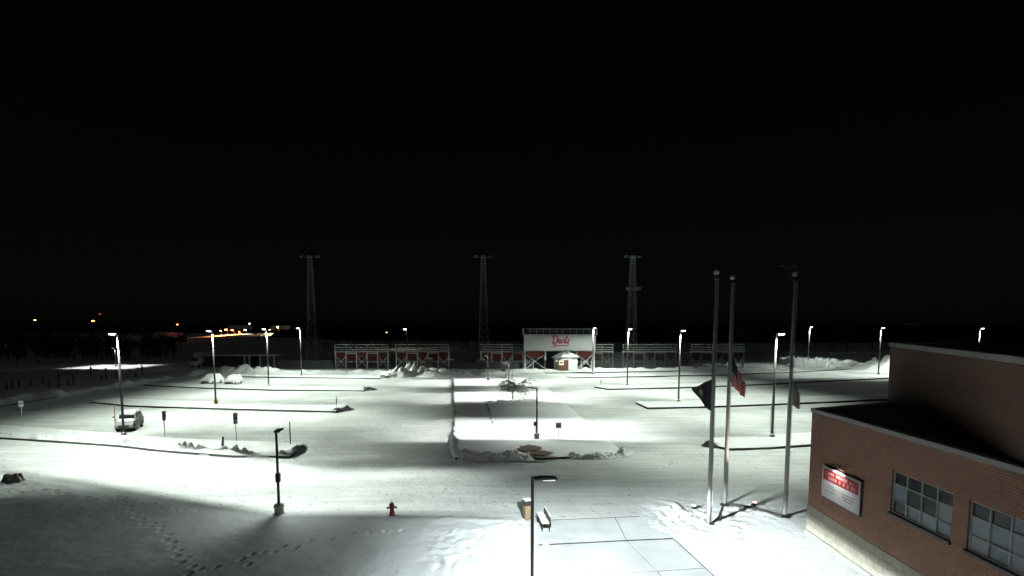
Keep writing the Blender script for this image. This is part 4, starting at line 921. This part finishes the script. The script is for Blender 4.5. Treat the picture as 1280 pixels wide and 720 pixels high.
def bare_tree(px, Y_, pyt, label, seed, m_=BARK, depth=3, pyb=None):
    z = hg(Y_, pyt); xx = xat(px, Y_, 3); rr = random.Random(seed); r = thing('bare_tree', label, 'tree', (xx, Y_, 0), group='bare trees in the distance')
    MB().tube([(0, 0, 0), (.1, 0, z*.22), (0, .1, z*.42)], [z*.026, z*.021, z*.016], 7).build('trunk', m_, r)
    c = MB()
    for k in range(8):
        a = 2*math.pi*k/8; branch(c, V((0, .1*k/8, z*(.28+.14*k/8))), V((math.cos(a), math.sin(a), rr.uniform(.7, 1.6))).normalized(), z*.33, z*.010, depth, rr, -.05, None, .75)
    c.build('crown', m_, r); return r
bt = [(322, 330, 408, 'bare tree in front of the orange-lit street, leftmost of the lit ones'), (331, 345, 409, 'bare tree between the orange-lit street and the third lot lamp'), (349, 335, 407, 'bare tree right of the third lot lamp, near a warm street light'),
      (358, 350, 408, 'bare tree just left of the farthest left lot lamp'), (848, 200, 392, 'broad bare tree behind the dim bleachers left of the flagpoles'), (1058, 205, 398, 'bare tree behind the large snow pile'),
      (930, 215, 398, 'bare tree between the middle and right flagpoles, far off'), (20, 150, 425, 'dark bare tree at the far left edge'), (46, 160, 420, 'dark bare tree second from the left edge'), (92, 175, 415, 'dark bare tree right of the far left pair'), (185, 240, 405, 'bare tree left of the yellow-sleeved lamp, far off'), (225, 260, 402, 'bare tree beside the far red light')]
for i, (px, Y_, pyt, lb) in enumerate(bt): bare_tree(px, Y_, pyt, lb, 60+i, TWIG if i >= 4 else BARK)
# far-off wood as one mass
wd_ = MB(); rr = random.Random(99)
for k in range(420):
    a = rr.uniform(-1.0, 1.0); Yw = rr.uniform(235, 330); xw = a*Yw*.95
    hw = (rr.uniform(4.5, 7.5) if xw < 40 else rr.uniform(7, 12))*(.8 if -150 < xw < -85 else 1)
    if -190 < xw < -90 and Yw < 420: continue
    wd_.tube([(xw, Yw, 0), (xw+rr.uniform(-.5, .5), Yw, hw*.7)], [.18, .06], 3, caps=False)
    for j in range(16):
        z = hw*rr.uniform(.2, .95); dx_ = rr.uniform(-1, 1)*hw*.28; wd_.tube([(xw, Yw, z*.8), (xw+dx_, Yw+rr.uniform(-1, 1), z+abs(dx_)*.5)], [.07, .02], 3, caps=False)
for k in range(330):
    Yw = rr.uniform(178, 300); xw = rr.uniform(-.98, -.585)*Yw; hw = rr.uniform(4.5, 8.5)
    wd_.tube([(xw, Yw, 0), (xw+rr.uniform(-.5, .5), Yw, hw*.7)], [.2, .06], 3, caps=False)
    for j in range(26):
        z = hw*rr.uniform(.03, .95); dx_ = rr.uniform(-1, 1)*hw*.32; wd_.tube([(xw, Yw, z*.8), (xw+dx_, Yw+rr.uniform(-1, 1), z+abs(dx_)*.5)], [.10, .03], 3, caps=False)
tag(wd_.build('far_woods', BARK), kind='stuff')

# low wooded rise closing the horizon
HILLM = mat('dark_wooded_slope', (.022, .021, .02), 1, noise=.5, nscale=.05)
def ridge(x0, x1, Yr, h0, h1, seed):
    n = 90; vs_ = []
    for i in range(n+1):
        x = x0+(x1-x0)*i/n; q = float(fbm(np.array([x]), np.array([0.]), 60, seed)[0]); hh = h0+(h1-h0)*i/n+(q-.5)*7
        yb = Yr+14*math.sin(i*.13)
        vs_ += [(x, yb, -.5), (x, yb+22, hh*.75), (x, yb+50, hh), (x, yb+120, hh*.6), (x, yb+200, -.5)]
    o = MB().add(vs_, [(i*5+j, (i+1)*5+j, (i+1)*5+j+1, i*5+j+1) for i in range(n) for j in range(4)]).build('wooded_hills', HILLM, smooth=True); return tag(o, kind='structure')
ridge(-150, 700, 345, 8, 13, 81); ridge(-1400, 400, 640, 13, 13, 83)

# ------------------------------------------------------------------ distant street: houses, street lights
def house(px, Y_, w_, h_, label, lit=None):
    xx = xat(px, Y_, 2); r = thing('house', label, 'house', (xx, Y_, 3.4 if Y_ > 400 else 0), group='distant houses')
    MB().box((0, 0, h_/2), (w_, 7, h_)).build('wall', HOUSEW, r)
    rf = MB().extr([(-4.1, h_-.2), (0, h_+2.6), (4.1, h_-.2)], 'x', -w_/2-.4, w_/2+.4).build('roof', SNOWCAP, r); MB().box((w_*.2, .6, h_+2.4), (.7, .7, 1.6)).build('chimney', BROWN, rf)
    for k in (-.3, .05, .32): 
        wf = MB().box((w_*k, -3.53, h_*.55), (1.3, .08, 1.3)).build('window', OFFW, r); MB().box((w_*k, -3.58, h_*.55), (1.05, .03, 1.05)).build('pane', lit if (lit and k == .05) else GLASS, wf)
    return r
house(160, 260, 15, 3.2, 'dim snow-roofed house far left beyond the white lit patch'); house(212, 330, 16, 3.6, 'dim snow-roofed house beside the far red light'); house(300, 470, 17, 3.6, 'snow-roofed house behind the orange-lit street'); house(352, 455, 14, 3.4, 'snow-roofed house behind the warm-lit trees')
def street_light(px, pyt, Y_, lm, label, watt=0, col=(1, .5, .2), size=1.0, arm=True, hpos=None):
    z = hg(Y_, pyt); xx = xat(px, Y_, z); r = thing('street_light', label, 'street light', (xx, Y_, 0), group='distant street lights')
    MB().tube([(0, 0, 0), (0, 0, z+.1)], [.14, .10], 6).build('pole', POLEM, r)
    h = MB().box((-.5*size, 0, z+.18), (1.2*size, .5, .2)).build('lamp_head', BRONZE, r)
    MB().box((-.5*size, -.05, z-.05*size), (1.0*size, .5, .34*size)).build('lens', lm, h)
    if watt:
        l = bpy.data.lights.new('street_glow', 'SPOT'); l.energy = watt; l.color = col; l.spot_size = R(168); l.spot_blend = .5; l.shadow_soft_size = .2
        o = bpy.data.objects.new('street_glow', l); COL.objects.link(o); o.parent = r; o.location = (-.5*size, 0, z-.5*size)
    return r
street_light(45, 400, 300, LENS_YEL, 'small yellow street light alone at far left', size=.9)
street_light(118, 401, 280, LENS_RED, 'orange-red light left of the leftmost tall lamp', size=1.2)
street_light(126, 392.5, 300, mat('dim_red_lens', (.5, .1, .1), .4, emit=(1, .2, .12), estr=1.2), 'dim high red light right of the orange-red one', size=.8)
street_light(223, 405.5, 330, LENS_RED, 'red light left of the yellow-sleeved lamp', size=1.0)
street_light(284, 412, 400, LENS_AMB, 'amber street light, left of the orange pair', 60000, (1, .30, .05), 1.6)
street_light(292, 412.5, 410, LENS_RED, 'orange-red street light, right of the amber one', 50000, (1, .18, .04), 1.8)
street_light(308, 412.5, 405, LENS_GN, 'greenish-white street light right of the orange-red one', 6000, (1, .8, .6), 1.5)
street_light(277, 413.5, 395, LENS_AMB, 'dim amber street light, leftmost of the orange-lit street', 30000, (1, .4, .1), 1.0)
street_light(300, 414.5, 415, LENS_RED, 'small low orange light between the orange-red and greenish lights', 30000, (1, .25, .05), 1.0)
street_light(338, 412, 430, LENS_WARM, 'faint warm street light just right of the third lot lamp', 26000, (1, .6, .3), .9)
street_light(313, 404.5, 420, LENS_CY, 'cyan-white high street light above the greenish one', size=1.3)
street_light(348, 408.5, 390, LENS_WARM, 'warm white street light between two bare trees', 30000, (1, .62, .33), 1.1)
street_light(364, 413.5, 400, LENS_WARM, 'low warm street light just left of the farthest left lot lamp', 28000, (1, .66, .38), 1.1)
street_light(508, 411.5, 250, LENS_PINK, 'pinkish white street light above the second bleacher section', 900, (1, .75, .6), 1.2)
street_light(484, 415.5, 300, LENS_YEL, 'tiny yellow light above the gap between the left bleachers', size=.6)
